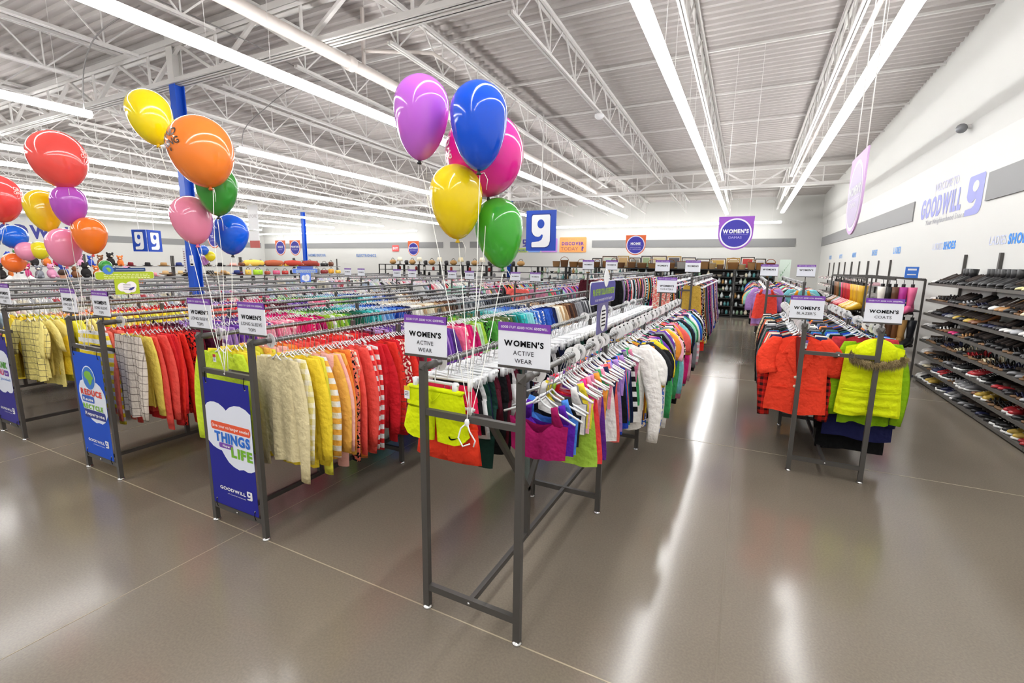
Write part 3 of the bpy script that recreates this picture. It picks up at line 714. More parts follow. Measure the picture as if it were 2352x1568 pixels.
# ------------------------------------------------------------------ hand picked garments at the rack ends
def hero(kind, k, x, y, col, pat, label, rz=0, z=1.335, group='end of rack garments'):
    return garment(kind, k, (x, y, z), rz, col, pat, label, group)
def card_tag(parent, x, y, z, top='#d23a3a', w=.03, h=.055):
    m = MB().box(x-w/2, x+w/2, y-.002, y, z-h, z).mt(1).box(x-w/2, x+w/2, y-.0026, y-.0005, z-h*.35, z)
    m.mt(2)
    for q in range(3): m.box(x-w*.35, x+w*.3, y-.0026, y-.0005, z-h*.5-q*.008, z-h*.5-q*.008+.003)
    return m.build('price_tag', [M_WHITE, flat(top), M_GINK], parent)
def heroes():
    hw = .27
    o = hero('long_sleeve_top', 0, FX[1]-hw, 1.95, '#d3ec3c', '', 'bright lime long sleeve sweater with a white tag, behind the dark blue banner', .05); card_tag(o, -.02, -.03, -.14)
    hero('long_sleeve_top', 1, FX[1]-hw, 2.0, '#f6e23c', '', 'bright yellow top just behind the lime sweater')
    hero('long_sleeve_top', 2, FX[1]+hw, 1.99, '#ddd0a4', '', 'cream sweater at the front of the dark blue banner rack', -.08)
    hero('long_sleeve_top', 3, FX[1]+hw, 2.035, '#e9dc8a', 'plaid', 'pale yellow plaid shirt behind the cream sweater')
    hero('long_sleeve_top', 3, FX[2]+hw, 1.99, '#d9cfc4', 'checked', 'beige shirt with dark check lines beside the REDUCE banner', -.05)
    hero('long_sleeve_top', 4, FX[2]+hw, 2.05, '#f3dc68', '', 'yellow long sleeve top behind the beige check shirt')
    hero('long_sleeve_top', 5, FX[2]-hw, 1.97, '#f2d832', 'striped', 'yellow and grey striped top behind the REDUCE banner', .05)
    hero('cardigan', 0, -3.0+hw, 10.52, '#151517', '', 'black cardigan at the front of the rack beside the maroon one', z=1.62)
    hero('cardigan', 1, -3.0-hw, 10.52, '#4c1622', '', 'maroon cardigan at the front of the cardigan rack', z=1.62)
    o = hero('dress', 0, -1.18+hw, 9.36, '#c9a445', '', 'long mustard sleeveless dress at the front of the dress rack', z=1.62)
    hero('dress', 1, -1.18+hw, 9.46, '#e02a20', '', 'long red dress hanging behind the mustard dress', z=1.56)
    hero('dress', 2, -1.18-hw, 9.36, '#f07a70', 'printed', 'salmon dress with a yellow leaf print at the end of the dress rack', z=1.62)
    hero('tank_top', 0, .6-hw, 9.32, '#ee4a3c', '', 'coral red tank top with dark trim on the end of the tank top rack', z=1.58)
    hero('tank_top', 1, .6+hw, 9.32, '#f6a02a', '', 'orange and yellow tank top on the end of the tank top rack', z=1.58)
    # lime running shorts with the curved tick, orange shorts behind
    x = FX[0]-hw
    t = thing('shorts', 'lime yellow running shorts with a small black curved tick on the hem', 'shorts', (x-.01, 1.93, 1.335), -.03)
    rs = random.Random(3); lc = lin('#dcec06')
    b = MB().mt(0, True); body(b, .17, .19, -.135, 0, -.25, .018, rs, neck=0, dip=0, nv=5, A=.004); b.build('body', CL[''], t)
    for sx in (-1, 1):
        l = MB().mt(0, True); vs = []; fs = []; n = 14
        for j in range(7):
            v = j/6
            for i in range(n):
                a = 2*PI*i/n; w = lerp(.094, .104, v); c = math.cos(a); s = math.sin(a)
                zz = lerp(-.25, -.42 + (.055 if c*sx > .55 else .0)*(abs(c)-.5)*2, v)
                vs.append((sx*lerp(.092, .113, v)+w*c, .022*s*abs(s)**-.3 if abs(s) > .01 else 0, zz))
        for j in range(6):
            for i in range(n): fs.append((j*n+i, j*n+(i+1) % n, (j+1)*n+(i+1) % n, (j+1)*n+i))
        l.add(vs, fs); q = l.build('leg', CL[''], t)
    wb = MB().mt(0, True); wb.tube([(-.172, 0, -.142), (.172, 0, -.142)], .012, 8, True, .022); wb.build('waistband', CL[''], t)
    dc = MB().mt(0, True); dc.tube([(.0, -.022, -.15), (-.01, -.03, -.18), (.0, -.032, -.2), (.03, -.032, -.18), (.05, -.026, -.15)], .003, 5); dc.build('drawstring', CL[''], t)
    tick = [(0, .012), (.006, .0), (.016, -.006), (.03, -.003), (.075, .02), (.035, .006), (.02, .003), (.012, .006), (.008, .014)]
    MB().plate(tick, (.1, -.0265, -.385), UX, UZ).build('tick_logo', M_INK, t)
    h = MB().mt(0, True); clip_hanger(h, .15); h.build('hanger', HM, t); card_tag(t, -.17, -.025, -.14, '#f0d020', .035, .07)
    for q in t.children: q.color = lc
    o = hero('shorts', 0, x+.02, 2.0, '#f8432a', '', 'bright orange shorts hanging just behind the lime shorts', z=1.19)
    hero('shorts', 1, x, 2.03, '#d81f4c', '', 'crimson shorts two places behind the lime shorts', z=1.33)
    # sports bras
    x = FX[0]+hw
    hero('sports_bra', 0, x, 2.02, '#9c1458', '', 'magenta sports bra at the front of the bras rail', -.1, z=1.3)
    hero('sports_bra', 1, x+.01, 2.09, '#5a22a8', '', 'purple sports bra behind the magenta one', -.05, z=1.29)
    hero('sports_bra', 2, x, 2.15, '#4a86d8', '', 'sky blue sports bra third from the front of the bras rail', .05, z=1.3)
    hero('sports_bra', 0, x, 2.2, '#1c1c20', '', 'black sports bra behind the sky blue one', z=1.3)
    o = hero('tank_top', 2, x, 2.42, '#a8d048', '', 'pale green tank top hanging low among the bras', z=1.31)
    hero('tank_top', 1, x, 2.5, '#f2484a', '', 'coral red tank top beside the pale green one', z=1.31)
    hero('tank_top', 0, x, 2.62, '#6a35a4', '', 'long purple tank top past the coral red one', z=1.33)
heroes()

def blazer_hero():
    rs = random.Random(5); t = thing('blazer', 'short sleeved orange red blazer with two white buttons on the rack end', 'blazer', (.49, 4.9, 1.335), 0)
    b = MB().mt(0, True); w = .225
    body(b, w, .25, -.1, .38, -.82, .03, rs, neck=.06, dip=.02, A=.004, waist=.012); b.build('body', CL[''], t)
    for sx in (-1, 1):
        s = MB().mt(0, True); sleeve(s, sx, w, -.1-.38*.165, -.46, .05, .058, .088, .024, rs); s.build('sleeve', CL[''], t)
        l = MB(); y = -.051
        pts = [(sx*.055, -.105), (sx*.115, -.2), (sx*.14, -.26), (sx*.095, -.255), (sx*.1, -.3), (sx*.012, -.47), (sx*.03, -.3)]
        l.plate(pts if sx > 0 else pts[::-1], (0, y, 0), UX, UZ, .012); l.build('lapel', CL[''], t)
    MB().plate([(-.045, -.105), (.045, -.105), (.03, -.3), (.01, -.44), (-.01, -.44), (-.03, -.3)][::-1], (0, -.0385, 0), UX, UZ).build('lining', flat('#8e1f18', .8), t)
    MB().bar((-.004, -.041, -.47), (-.02, -.042, -.8), .003, .003).build('front_edge', flat('#b5301f', .8), t)
    for z in (-.475, -.56): MB().mt(0, True).lathe([(0, .006), (.012, .005), (.014, .001), (.013, -.003), (0, -.004)], 12).build('button', flat('#efe2cc', .4), t).matrix_local = Matrix.Translation((-.016, -.046, z)) @ Matrix.Rotation(PI/2, 4, 'X')
    for sx in (-1, 1): MB().box(sx*.13-.06, sx*.13+.06, -.043, -.036, -.585, -.575).build('pocket_flap', CL[''], t)
    h = MB().mt(0, True); top_hanger(h, .2, .065); h.build('hanger', HM, t); card_tag(t, .035, -.046, -.13, '#8a62b8', .035, .075)
    for q in t.children: q.color = lin('#f4452c')
    o = hero('blazer', 1, .49, 4.98, '#d8281e', 'dark plaid', 'long red and black plaid jacket behind the orange blazer', z=1.26)
    hero('blazer', 2, .48, 5.05, '#c22a22', 'dark plaid', 'second red and black plaid jacket behind the orange blazer', z=1.3)
blazer_hero()
def vest_hero():
    rs = random.Random(8); t = thing('puffer_vest', 'quilted lime puffer vest with a fur trimmed hood seen from behind', 'vest', (1.03, 4.88, 1.335), .03)
    b = MB().mt(0, True); body(b, .205, .235, -.12, .3, -.75, .05, rs, neck=.08, dip=.0, A=.003, nu=18, nv=30, waist=.006, quilt=.072); b.build('body', CL[''], t)
    for z in (-.49, -.53, -.57): MB().mt(0, True).tube([(-.2, -.036, z), (-.1, -.058, z-.005), (0, -.062, z-.006), (.1, -.058, z-.005), (.2, -.036, z)], .004, 6).build('waist_seam', CL[''], t)
    hd = MB().mt(0, True)
    hd.ball((0, -.035, -.2), .15, .075, .13, 18); hd.build('hood', CL[''], t)
    f = MB().mt(0, True); P = []
    for i in range(33):
        a = PI*i/32
        P.append((-.185*math.cos(a), -.085-.03*math.sin(a), -.21-.07*math.sin(a)+.0*a))
    f.tube(P, [.026+.004*math.sin(i*2.1)+.004*math.sin(i*5.3) for i in range(33)], 12, True); 
    for i in range(1500):   # tufts
        a = rs.random()*PI; q = rs.random()*2*PI; c = Vector((-.185*math.cos(a), -.085-.03*math.sin(a), -.21-.07*math.sin(a)))
        d = Vector((.4*math.cos(a)*math.cos(q), -abs(math.cos(q)), math.sin(q))).normalized(); s = d.orthogonal().normalized()*.003
        f.add([c+d*.02+s, c+d*.02-s, c+d*(.045+.022*rs.random())+Vector((.012*(rs.random()-.5), 0, -.012))], [(0, 1, 2)])
    fm = mat('fur', '#9a8a6a', .95, spec=.1); n = nd(fm, 'ShaderNodeTexNoise'); n.inputs['Scale'].default_value = 60; r = nd(fm, 'ShaderNodeValToRGB')
    r.color_ramp.elements[0].color = lin('#5a4628'); r.color_ramp.elements[1].color = lin('#b8a67c'); r.color_ramp.elements[0].position = .3; r.color_ramp.elements[1].position = .7
    lk(fm, n.outputs['Fac'], r.inputs['Fac']); lk(fm, r.outputs['Color'], bsdf(fm).inputs['Base Color'])
    f.build('fur_trim', fm, t)
    h = MB().mt(0, True); top_hanger(h, .19, .055); h.build('hanger', HM, t)
    for q in t.children: q.color = lin('#dfec12')
    hero('long_sleeve_top', 1, 1.03, 4.98, '#86b40e', '', 'olive green coat with long sleeves hanging behind the lime vest', .03, z=1.33)
    hero('coat', 1, 1.02, 5.1, '#1c1f4a', '', 'navy coat hanging below the lime vest', z=1.24)
    hero('coat', 2, 1.0, 5.22, '#0d0d0f', '', 'long black coat reaching almost to the floor behind the vest', z=1.13)
vest_hero()

def dividers():
    """white round size discs on the rails"""
    t = thing('size_disc', '', 'size divider')
    d = MB().mt(0, False); n = 24; vs = []
    for y in (-.0012, .0012):
        for r in (.047, .0185): vs += [(r*math.cos(2*PI*i/n), y, r*math.sin(2*PI*i/n)) for i in range(n)]
    fs = []
    for i in range(n):
        j = (i+1) % n
        fs += [(i, j, n+j, n+i), (2*n+j, 2*n+i, 3*n+i, 3*n+j), (j, i, 2*n+i, 2*n+j)]
    d.add(vs, fs); d.build('disc', mat('white_plastic', '#f2f2f2', .35), t)
    protos = {}
    for s in 'SML':
        e = t if s == 'S' else dup(t, (0, 0, 0))
        for zz in (.024, -.038): MB().text(s, .014, (0, -.002, zz), UX, UZ, bold=.01).build('lettering', M_INK, e)
        protos[s] = e; KIDS.pop(e.name, None)
    used = set(); rs = random.Random(2)
    def put(x, y, s, lab, grp, z=1.335):
        if s not in used: used.add(s); e = protos[s]; e.location = (x, y, z); e.rotation_euler.z = rs.uniform(-.15, .15); e['label'] = lab; e['group'] = grp
        else: dup(protos[s], (x, y, z), rs.uniform(-.3, .3), lab, grp)
    A = FX[0]+.27; i = 0
    for y in (1.99, 2.5, 2.62, 2.9, 3.02, 3.14, 3.5, 3.62, 3.75, 3.88, 4.1, 4.3, 4.42, 4.6, 4.75, 5.0, 5.2, 5.45, 5.6, 5.9, 6.1, 6.4, 6.7, 7.0):
        i += 1; put(A, y, 'SML'[min(2, int(i/9))] if i % 4 else 'M', 'white size disc, %s along the bras rail' % ordw(i), 'size discs on the bras rail')
    for i, y in enumerate((1.96, 3.0, 4.4, 5.0, 5.3, 6.2, 6.6)): put(A-.54, y, 'SML'[i % 3], 'white size disc, %s along the shorts rail' % ordw(i+1), 'size discs on the shorts rail')
    for x, nm in ((FX[1]-.27, 'above the lime sweater'), (FX[1]+.27, 'above the cream sweater'), (FX[2]+.27, 'above the beige check shirt')):
        put(x, 1.955, 'S', 'white size disc on the rail end '+nm, 'size discs at rail ends')
    for sx, nm in ((-.27, 'blazer'), (.27, 'coat')):
        for i, y in enumerate((4.84, 5.0, 5.25, 5.7, 6.3, 6.6, 6.9, 7.1, 7.35)):
            put(.76+sx, y, 'SML'[i % 3], 'white size disc, %s along the %s rail' % (ordw(i+1), nm), 'size discs on the %s rail' % nm)
dividers()

# ------------------------------------------------------------------ signs
def rack_sign(x, y, z0, lines, label, w=.255, h=.205, stem=.05, hint='rack top signs', rz=0):
    t = thing('rack_sign', label, 'sign', (x, y, 0), rz, hint)
    c = MB().box(-w/2, w/2, -.003, .003, z0+.008, z0+h); c = c.build('card', mat('card_%s' % 'white', '#e9ecf4', .5) if 'card_white' not in bpy.data.materials else bpy.data.materials['card_white'], t)
    hd = MB().box(-w/2, w/2, -.0045, .004, z0+h*.815, z0+h).build('header', M_PURP, t)
    f = -.0062; z = z0+h*.875; q = MB()
    q.text('GOOD', .011, (-.112*w/.255, f, z), UX, UZ, width=.036*w/.255, bold=.025, align=-1); q.text('STUFF.', .011, (-.072*w/.255, f, z), UX, UZ, width=.036*w/.255, align=-1)
    q.text('GOOD', .011, (-.031*w/.255, f, z), UX, UZ, width=.036*w/.255, bold=.025, align=-1); q.text('WORK.', .011, (.009*w/.255, f, z), UX, UZ, width=.038*w/.255, align=-1)
    q.text('GOODWILL.', .011, (.051*w/.255, f, z), UX, UZ, width=.066*w/.255, bold=.03, align=-1)
    q.build('lettering', M_WHITE, hd)
    for i, (s, cap, zz, wd, bold) in enumerate(lines):
        MB().text(s, cap, (0, -.0045, z0+zz), UX, UZ, width=wd, bold=bold or .004).build('lettering', M_INK if bold else M_GINK, c)
    hl = MB().box(-w/2, w/2, -.006, .006, z0-.004, z0+.008); hl.build('holder', M_RACK, t)
    MB().tube([(0, 0, z0-.004), (0, 0, z0-stem)], .007, 8).build('stem', M_RACK, t)
    return t
def all_rack_signs():
    def L(*rest):
        o = [("WOMEN'S", .026, .1, .195, .04)]
        if len(rest) == 1: o = [("WOMEN'S", .027, .085, .195, .04), (rest[0], .024, .04, None, 0)]
        if len(rest) == 2: o += [(rest[0], .021, .06, None if len(rest[0]) < 9 else .2, 0), (rest[1], .021, .024, None, 0)]
        return o
    for x, r, nm in ((FX[0]-.27, ('ACTIVE', 'WEAR'), 'ACTIVE WEAR sign on the post above the lime shorts'), (FX[0]+.27, ('ACTIVE', 'WEAR'), 'ACTIVE WEAR sign on the post above the magenta bra'),
                     (FX[1]-.27, ('LONG SLEEVE', 'TOPS'), 'LONG SLEEVE TOPS sign above the lime sweater'), (FX[1]+.27, ('LONG SLEEVE', 'TOPS'), 'LONG SLEEVE TOPS sign above the cream sweater'),
                     (FX[2]-.27, ('LONG SLEEVE', 'TOPS'), 'LONG SLEEVE TOPS sign above the yellow striped top'), (FX[2]+.27, ('LONG SLEEVE', 'TOPS'), 'LONG SLEEVE TOPS sign above the beige check shirt'),
                     (FX[3]+.27, ('SHORT SLEEVE', 'TOPS'), 'sign on the post beside the navy thank you banner')):
        rack_sign(x, 1.84, 1.385, L(*r), nm)
    rack_sign(.49, 4.78, 1.4, L("BLAZER'S"), "BLAZER'S sign above the orange red blazer"); rack_sign(1.03, 4.78, 1.4, L('COATS'), 'COATS sign above the lime puffer vest')
    for x, nm in ((-1.45, 'above the salmon print dress'), (-.91, 'above the long mustard dress'), (-3.27, 'above the maroon cardigan'), (-2.73, 'above the black cardigan')):
        rack_sign(x, 9.25 if x > -2 else 10.4, 1.73, L(), "WOMEN'S sign on a tall stem "+nm, .265, .215, .12)
    rack_sign(-1.02, 7.0, 1.46, L('SWEATERS'), "WOMEN'S sign at the far end of the bras rail", .27, .22, .12)
    for x, nm in ((.33, 'above the coral red tank top'), (.87, 'above the orange tank top')): rack_sign(x, 9.18, 1.69, L(), "WOMEN'S sign "+nm, .265, .2, .12)
    for k in range(2, 6):
        for s, sx in (('right', .27), ('left', -.27)):
            rack_sign(FX[k]+sx, 10.42, 1.42, L(), "WOMEN'S sign on %s post of back rack in line with %s" % (s, RN[k]), .27, .22, .08)
all_rack_signs()

def cloud(pts): return pts
def banner(xc, bg, name, art):
    W_, z0, z1 = .478, .16, 1.065
    t = thing('banner', name, 'banner', (xc, 1.8, 0), 0, 'vinyl banners on rack ends')
    H = z1-z0
    b = MB().box(-W_/2, W_/2, -.001, .001, z0, z1).build('vinyl', flat(bg, .5, spec=.2), t)
    P = lambda u, v: ((u-.5)*W_, z1-v*H)
    def plate(nm, pts, col, d, par=b): return MB().plate([P(*p) for p in pts][::-1] if 0 else [P(*p) for p in pts], (0, -.001-d, 0), UX, UZ).build(nm, flat(col, .45), par)
    def txt(s, cap, u, v, col, wd=None, bold=0, d=.003, nm='lettering', shear=0, align=0):
        x, z = P(u, v); MB().text(s, cap*H, (x, -.001-d, z), UX, UZ, width=wd*W_ if wd else None, bold=bold, shear=shear, align=align).build(nm, flat(col, .45), b)
    art(plate, txt)
    txt('GOODWILL', .026, .47, .865 if 1 else 0, '#ffffff', .58, .035); x, z = P(.79, .885)
    g = MB(); glogo(g, (x, -.004, z), UX, UZ, .055, .062, 1); g.build('letter_mark', [M_WHITE, flat(bg, .35)], b)
    txt('of Central Arizona', .01, .55, .893, '#ffffff', .4, .01)
    for u in (.07, .93):
        for v in (.035, .965):
            x, z = P(u, v); MB().plate(circ(x, z, .008, 14), (0, -.002, 0), UX, UZ, .002).build('grommet', M_GLIDE, t)
            zz = 1.11 if v < .5 else .13
            MB().tube([(x, -.004, z), (x, -.008, (z+zz)/2), (x, .0, zz)], .0022, 5).build('cable_tie', M_INK, t)
def banners():
    def cl(plate, l): plate('cloud', l, '#e8eefc', .001)
    def b1(plate, txt):
        cl(plate, [(0, .22), (.05, .195), (.13, .18), (.22, .175), (.32, .182), (.42, .205), (.47, .225), (.55, .195), (.66, .175), (.78, .17), (.9, .185), (1, .215), (1, .64), (.92, .66), (.85, .665), (.76, .655), (.66, .668), (.54, .655), (.44, .63), (.36, .59), (.3, .55), (.2, .545), (.1, .53), (0, .495)][::-1])
        plate('orange_strip', rrect(.1, .97, .325, .39, .03)[::-1], '#ee5a34', .002)
        txt('Give your no longer needed', .024, .535, .367, '#ffffff', .82, .015, .004)
        txt('THINGS', .075, .56, .475, '#1f6fd6', .78, .05, .004); plate('purple_pill', rrect(.25, .56, .485, .525, .02)[::-1], '#7b44b4', .002)
        txt('New', .02, .42, .513, '#ffffff', .16, .03, .004); txt('LIFE', .075, .75, .575, '#76b82a', .46, .05, .004)
    banner(FX[1], '#262a92', 'dark blue vinyl banner with THINGS and LIFE in a white cloud', b1)
    def b2(plate, txt):
        cl(plate, [(.1, .33), (.16, .28), (.26, .262), (.4, .27), (.6, .27), (.75, .265), (.86, .29), (.95, .34), (1, .39), (1, .56), (.95, .6), (.88, .635), (.78, .66), (.66, .655), (.56, .665), (.42, .645), (.3, .6), (.18, .54), (.1, .46), (.07, .39)][::-1])
        c = circ(.5, .235, .23, 28, .118)[::-1]; plate('globe_ring', c, '#eef4ff', .002); plate('globe', circ(.5, .235, .21, 28, .108)[::-1], '#3f7fd2', .003)
        plate('globe_land', [(.36, .19), (.45, .165), (.58, .17), (.62, .2), (.68, .225), (.62, .245), (.6, .27), (.54, .3), (.5, .29), (.47, .255), (.41, .24), (.36, .22)][::-1], '#7ebd3e', .004)
        txt('REDUCE', .055, .52, .4, '#e2483c', .74, .05, .004); plate('blue_pill', rrect(.16, .6, .41, .475, .03)[::-1], '#3766c8', .002); txt('Reuse', .03, .38, .458, '#ffffff', .36, .03, .004)
        txt('RECYCLE', .045, .52, .535, '#86c440', .7, .05, .004); plate('navy_pill', rrect(.18, .93, .545, .625, .035)[::-1], '#27368c', .002); txt('Repurpose', .032, .555, .6, '#ffffff', .68, .025, .004)
    banner(FX[2], '#2256cc', 'bright blue vinyl banner with a globe and REDUCE Reuse RECYCLE Repurpose', b2)
    def b3(plate, txt):
        cl(plate, [(0, .22), (.1, .18), (.22, .165), (.36, .175), (.47, .205), (.56, .175), (.7, .16), (.84, .17), (.95, .2), (1, .24), (1, .6), (.93, .635), (.8, .645), (.68, .63), (.58, .655), (.44, .66), (.3, .64), (.22, .61), (.1, .61), (0, .58)][::-1])
        txt('THANK', .07, .5, .36, '#5aa83c', .8, .045, .004); txt('YOU', .065, .4, .445, '#e0457a', .52, .045, .004); plate('purple_pill', rrect(.68, .92, .385, .45, .03)[::-1], '#6a3fa8', .002)
        txt('for', .026, .8, .43, '#ffffff', .14, .02, .004); txt('your goodwill', .032, .55, .505, '#3f7fd2', .8, .0, .004, shear=.2)
    banner(FX[3], '#3a3590', 'navy vinyl banner with THANK YOU in a white cloud', b3)
banners()

def drop_sign(x, y, z0, w, h, col, head, sub, label, rz=0, pale=False, toplen=1.5, name='hanging_sign'):
    """hanging department sign: square top, round bottom, disc with writing on both faces"""
    t = thing(name, label, 'sign', (x, y, 0), rz, 'hanging department signs')
    r = w*.5; cz = z0+r
    pts = [(-r*1.02, z0+h), (r*1.02, z0+h), (r, cz)]+[(r*math.cos(a), cz+r*math.sin(a)) for a in [-PI*i/24 for i in range(1, 24)]]+[(-r, cz)]
    p = MB().plate(pts[::-1], (0, -.006, 0), UX, UZ, .012).build('panel', flat(col, .5), t)
    cc = cz+r*.02
    disc, ring = ('#3a35a8', '#f2eefc') if not pale else ('#c9bdd9', '#fbf4ff')  # pale version: washing-out by bright light painted into the tints
    for s, u in ((-1, UX), (1, (-1, 0, 0))):
        MB().plate(circ(0, cc, r*.93, 40), (0, s*.0075, 0), u, UZ).build('ring', flat(ring, .5), p)
        MB().plate(circ(0, cc, r*.84, 40), (0, s*.009, 0), u, UZ).build('disc', flat(disc, .5), p)
        MB().text(head, r*.24, (0, s*.0105, cc+.02*r), u, UZ, width=r*1.5 if len(head) > 5 else r*1.0, bold=.05).build('lettering', M_WHITE, p)
        q = MB(); q.plate([(-r*.7, 0), (r*.7, 0), (r*.7, r*.012), (-r*.7, r*.012)], (0, s*.0105, cc-.08*r), u, UZ)
        for i, ln in enumerate(sub): q.text(ln, r*(.15 if len(sub) == 1 else .11), (0, s*.0105, cc-r*(.32+.18*i)), u, UZ, width=r*.75 if len(ln) < 7 else r*1.15)
        q.build('lettering', flat('#c9c4f4' if not pale else '#ffffff', .5), p)
    for sx in (-.7, .7): MB().tube([(sx*r, 0, z0+h), (sx*r, 0, deckz(y)-.01)], .004, 4).build('hanging_wire', M_STEEL, t)
def letter_sign(x, y, z0, w, h, label, rz=0, rod=True):
    t = thing('letter_mark_sign', label, 'sign', (x, y, 0), rz, 'hanging letter mark signs')
    p = MB().box(-w/2, w/2, -.015, .015, z0, z0+h).build('panel', flat('#1748b8', .4), t)
    for s, u in ((-1, (1, 0, 0)), (1, (-1, 0, 0))):
        ux = Vector(u); o = MB(); gw, gh = w*.62, h*.8
        k = 1.07
        o.mt(0).plate([((a-.5)*gw*k+.0, (b-.5)*gh*k) for a, b in GPTS], (0, s*.017, z0+h*.49), u, UZ)
        o.build('mark_outline', flat('#0d2f86', .4), p)
        o = MB(); glogo(o, Vector((0, s*.0185, z0+h*.49))-ux*gw/2-Vector((0, 0, gh/2)), u, UZ, gw, gh, 1); o.build('letter_mark', [M_WHITE, flat('#1748b8', .4)], p)
    if rod: MB().tube([(0, 0, z0+h), (0, 0, deckz(y)-.01)], .02, 8).build('hanging_rod', M_STEEL, t)
def wall_things():
    drop_sign(-.27, 10, 2.16, .6, .62, '#9a55c4', "WOMEN'S", ['DAMAS'], "purple hanging WOMEN'S DAMAS sign over the aisle beside the dress rack", toplen=2.4)
    drop_sign(-3.68, 17.2, 2.2, .7, .7, '#f0703a', 'HOME', ['ARTICULOS PARA', 'EL HOGAR'], 'orange hanging HOME sign in front of the back wall', toplen=2.2)
    drop_sign(-13.5, 17, 2.12, .6, .65, '#f0703a', 'ELECTRONICS', ['ELECTRONICA'], 'orange hanging sign over the shelves beside the exit sign', toplen=2.2)
    drop_sign(.73, 4.75, 2.12, .6, .63, '#d9b4e4', "WOMEN'S", ['DAMAS'], 'purple hanging sign in washed-out tints, seen edge-on over the blazer rack', rz=-PI/2, pale=True, toplen=1.43)
    for x, nm in ((-20.6, 'beside the distant blue column'), (-21.7, 'beside the small white banner')):
        drop_sign(x, 16.5, 2.1, .75, .75, '#f0703a', 'BOOKS' if x < -21 else 'FURNITURE', ['LIBROS' if x < -21 else 'MUEBLES'], 'small orange hanging sign '+nm, toplen=2.3)
    drop_sign(-15.2, 9.2, 2.2, .62, .66, '#f0703a', 'TOYS', ['JUGUETES'], 'orange hanging sign behind the small far balloons', toplen=2)
    letter_sign(-5.15, 12, 2.2, .88, 1.08, 'blue hanging square sign with a white letter mark beside the green balloon')
    for sx, a in ((-.22, -.47), (.22, 1.21)): letter_sign(-19.9+sx*.43, 9.6+sx*.9, 2.1, .6, .78, 'distant blue letter mark panel %s of a pair' % ('nearer the pink balloon' if sx > 0 else 'turned towards the far side wall'), rz=a+.75)
    # hanging paper banner further back
    t = thing('paper_banner', 'long white paper banner with a red foot hanging beside the distant column', 'banner', (-20.4, 14.2, 0))
    b = MB().box(-.36, .36, -.004, .004, 3.2, 4.3).build('upper_sheet', M_WHITE, t); MB().text('STORE', .14, (0, -.008, 3.75), UX, UZ, width=.55).build('lettering', flat('#b9b3b6'), b)
    MB().box(-.34, .34, -.006, .006, 2.72, 3.15).build('lower_sheet', M_WHITE, t); MB().box(-.34, .34, -.007, .007, 2.4, 2.72).build('red_foot', flat('#c96460'), t)
    MB().tube([(0, 0, 4.3), (0, 0, deckz(14.2)-.01)], .004, 4).build('hanging_wire', M_STEEL, t)
    # writing on the shoe wall
    X = XR-.004; u = (0, -1, 0)
    def wt(name, lab, parts, cat='wall lettering'):
        t = thing(name, lab, cat)
        for fn, m, nm in parts:
            b = MB(); fn(b); b.build(nm, m, t)
    pl, ml = flat('#b6b4d6'), flat('#8d90c8')  # WELCOME TO and GOODWILL tints painted pale, as washed out by light
    def gm(b): glogo(b, (X, 10.36, 2.7), u, UZ, .6, .62, 1)
    wt('wall_sign', 'large WELCOME TO GOODWILL lettering on the white shoe wall', [
        (lambda b: b.text('WELCOME TO', .16, (X, 11.4, 3.3), u, UZ, width=1.15), pl, 'lettering'),
        (lambda b: b.text('GOODWILL', .36, (X, 11.6, 2.86), u, UZ, width=2.05, bold=.05), ml, 'lettering'),
        (lambda b: b.text('Your Neighborhood Store', .1, (X, 11.3, 2.7), u, UZ, width=1.9, bold=.01), flat('#a5a5ad'), 'lettering'), (gm, [ml, M_WALL], 'letter_mark')])
    def ls(y, w):
        wt('wall_sign', 'LADIES SHOES lettering on the wall, %s' % w, [(lambda b: b.text('LADIES', .13, (X, y, 2.2), u, UZ, width=.5, align=-1), flat('#c3cbe8'), 'lettering'), (lambda b: b.text('SHOES', .13, (X, y-.55, 2.2), u, UZ, width=.55, bold=.05, align=-1), flat('#2a86e0'), 'lettering')])
    ls(9.25, 'above the black boots'); ls(11.6, 'above the pink boots')
    for y, s in ((14.0, 'LADIES'), (16.2, 'SHOES'), (19, 'MENS'), (21.5, 'BOYS'), (24, 'KIDS')):
        wt('wall_sign', 'small blue %s lettering far along the shoe wall' % s, [(lambda b: b.text(s, .15, (X, y, 2.2), u, UZ, width=.6, bold=.04), flat('#6aa4e6'), 'lettering')])
    # far side wall
    X2 = XL+.004; u2 = (0, 1, 0)
    wt('wall_sign', 'distant WELCOME TO GOODWILL lettering behind the balloons', [
        (lambda b: b.text('WELCOME TO', .42, (X2, 12.1, 3.85), u2, UZ, width=3.0), flat('#c9c9d2'), 'lettering'), (lambda b: b.text('GOODWILL', .75, (X2, 12.0, 2.95), u2, UZ, width=4.6, bold=.05), flat('#2f3488'), 'lettering'),
        (lambda b: b.text('Your Neighborhood Store', .24, (X2, 12.0, 2.5), u2, UZ, width=4.4, bold=.015), flat('#77777f'), 'lettering')])
    # back wall boards
    Y = YB-.03
    def board(x0, x1, z0, z1, col, texts, lab):
        t = thing('wall_board', lab, 'sign', (0, Y, 0)); b = MB().plate(rrect(x0, x1, z0, z1, .06), (0, 0, 0), UX, UZ, .02).build('panel', flat(col, .5), t)
        for s, cap, x, z, w, bold, c in texts: MB().text(s, cap, (x, -.004, z), UX, UZ, width=w, bold=bold).build('lettering', flat(c), b)
    board(-10.45, -8.75, 2.55, 3.45, '#f5a25a', [('WHAT WILL YOU', .11, -9.6, 3.26, 1.4, 0, '#e88a58'), ('DISCOVER', .2, -9.6, 2.98, 1.4, .04, '#5a3a9a'), ('TODAY', .22, -9.8, 2.66, 1.1, 0, '#9a5a60'), ('?', .24, -8.98, 2.66, .16, .05, '#4a349a')], 'orange DISCOVER TODAY board on the back wall')
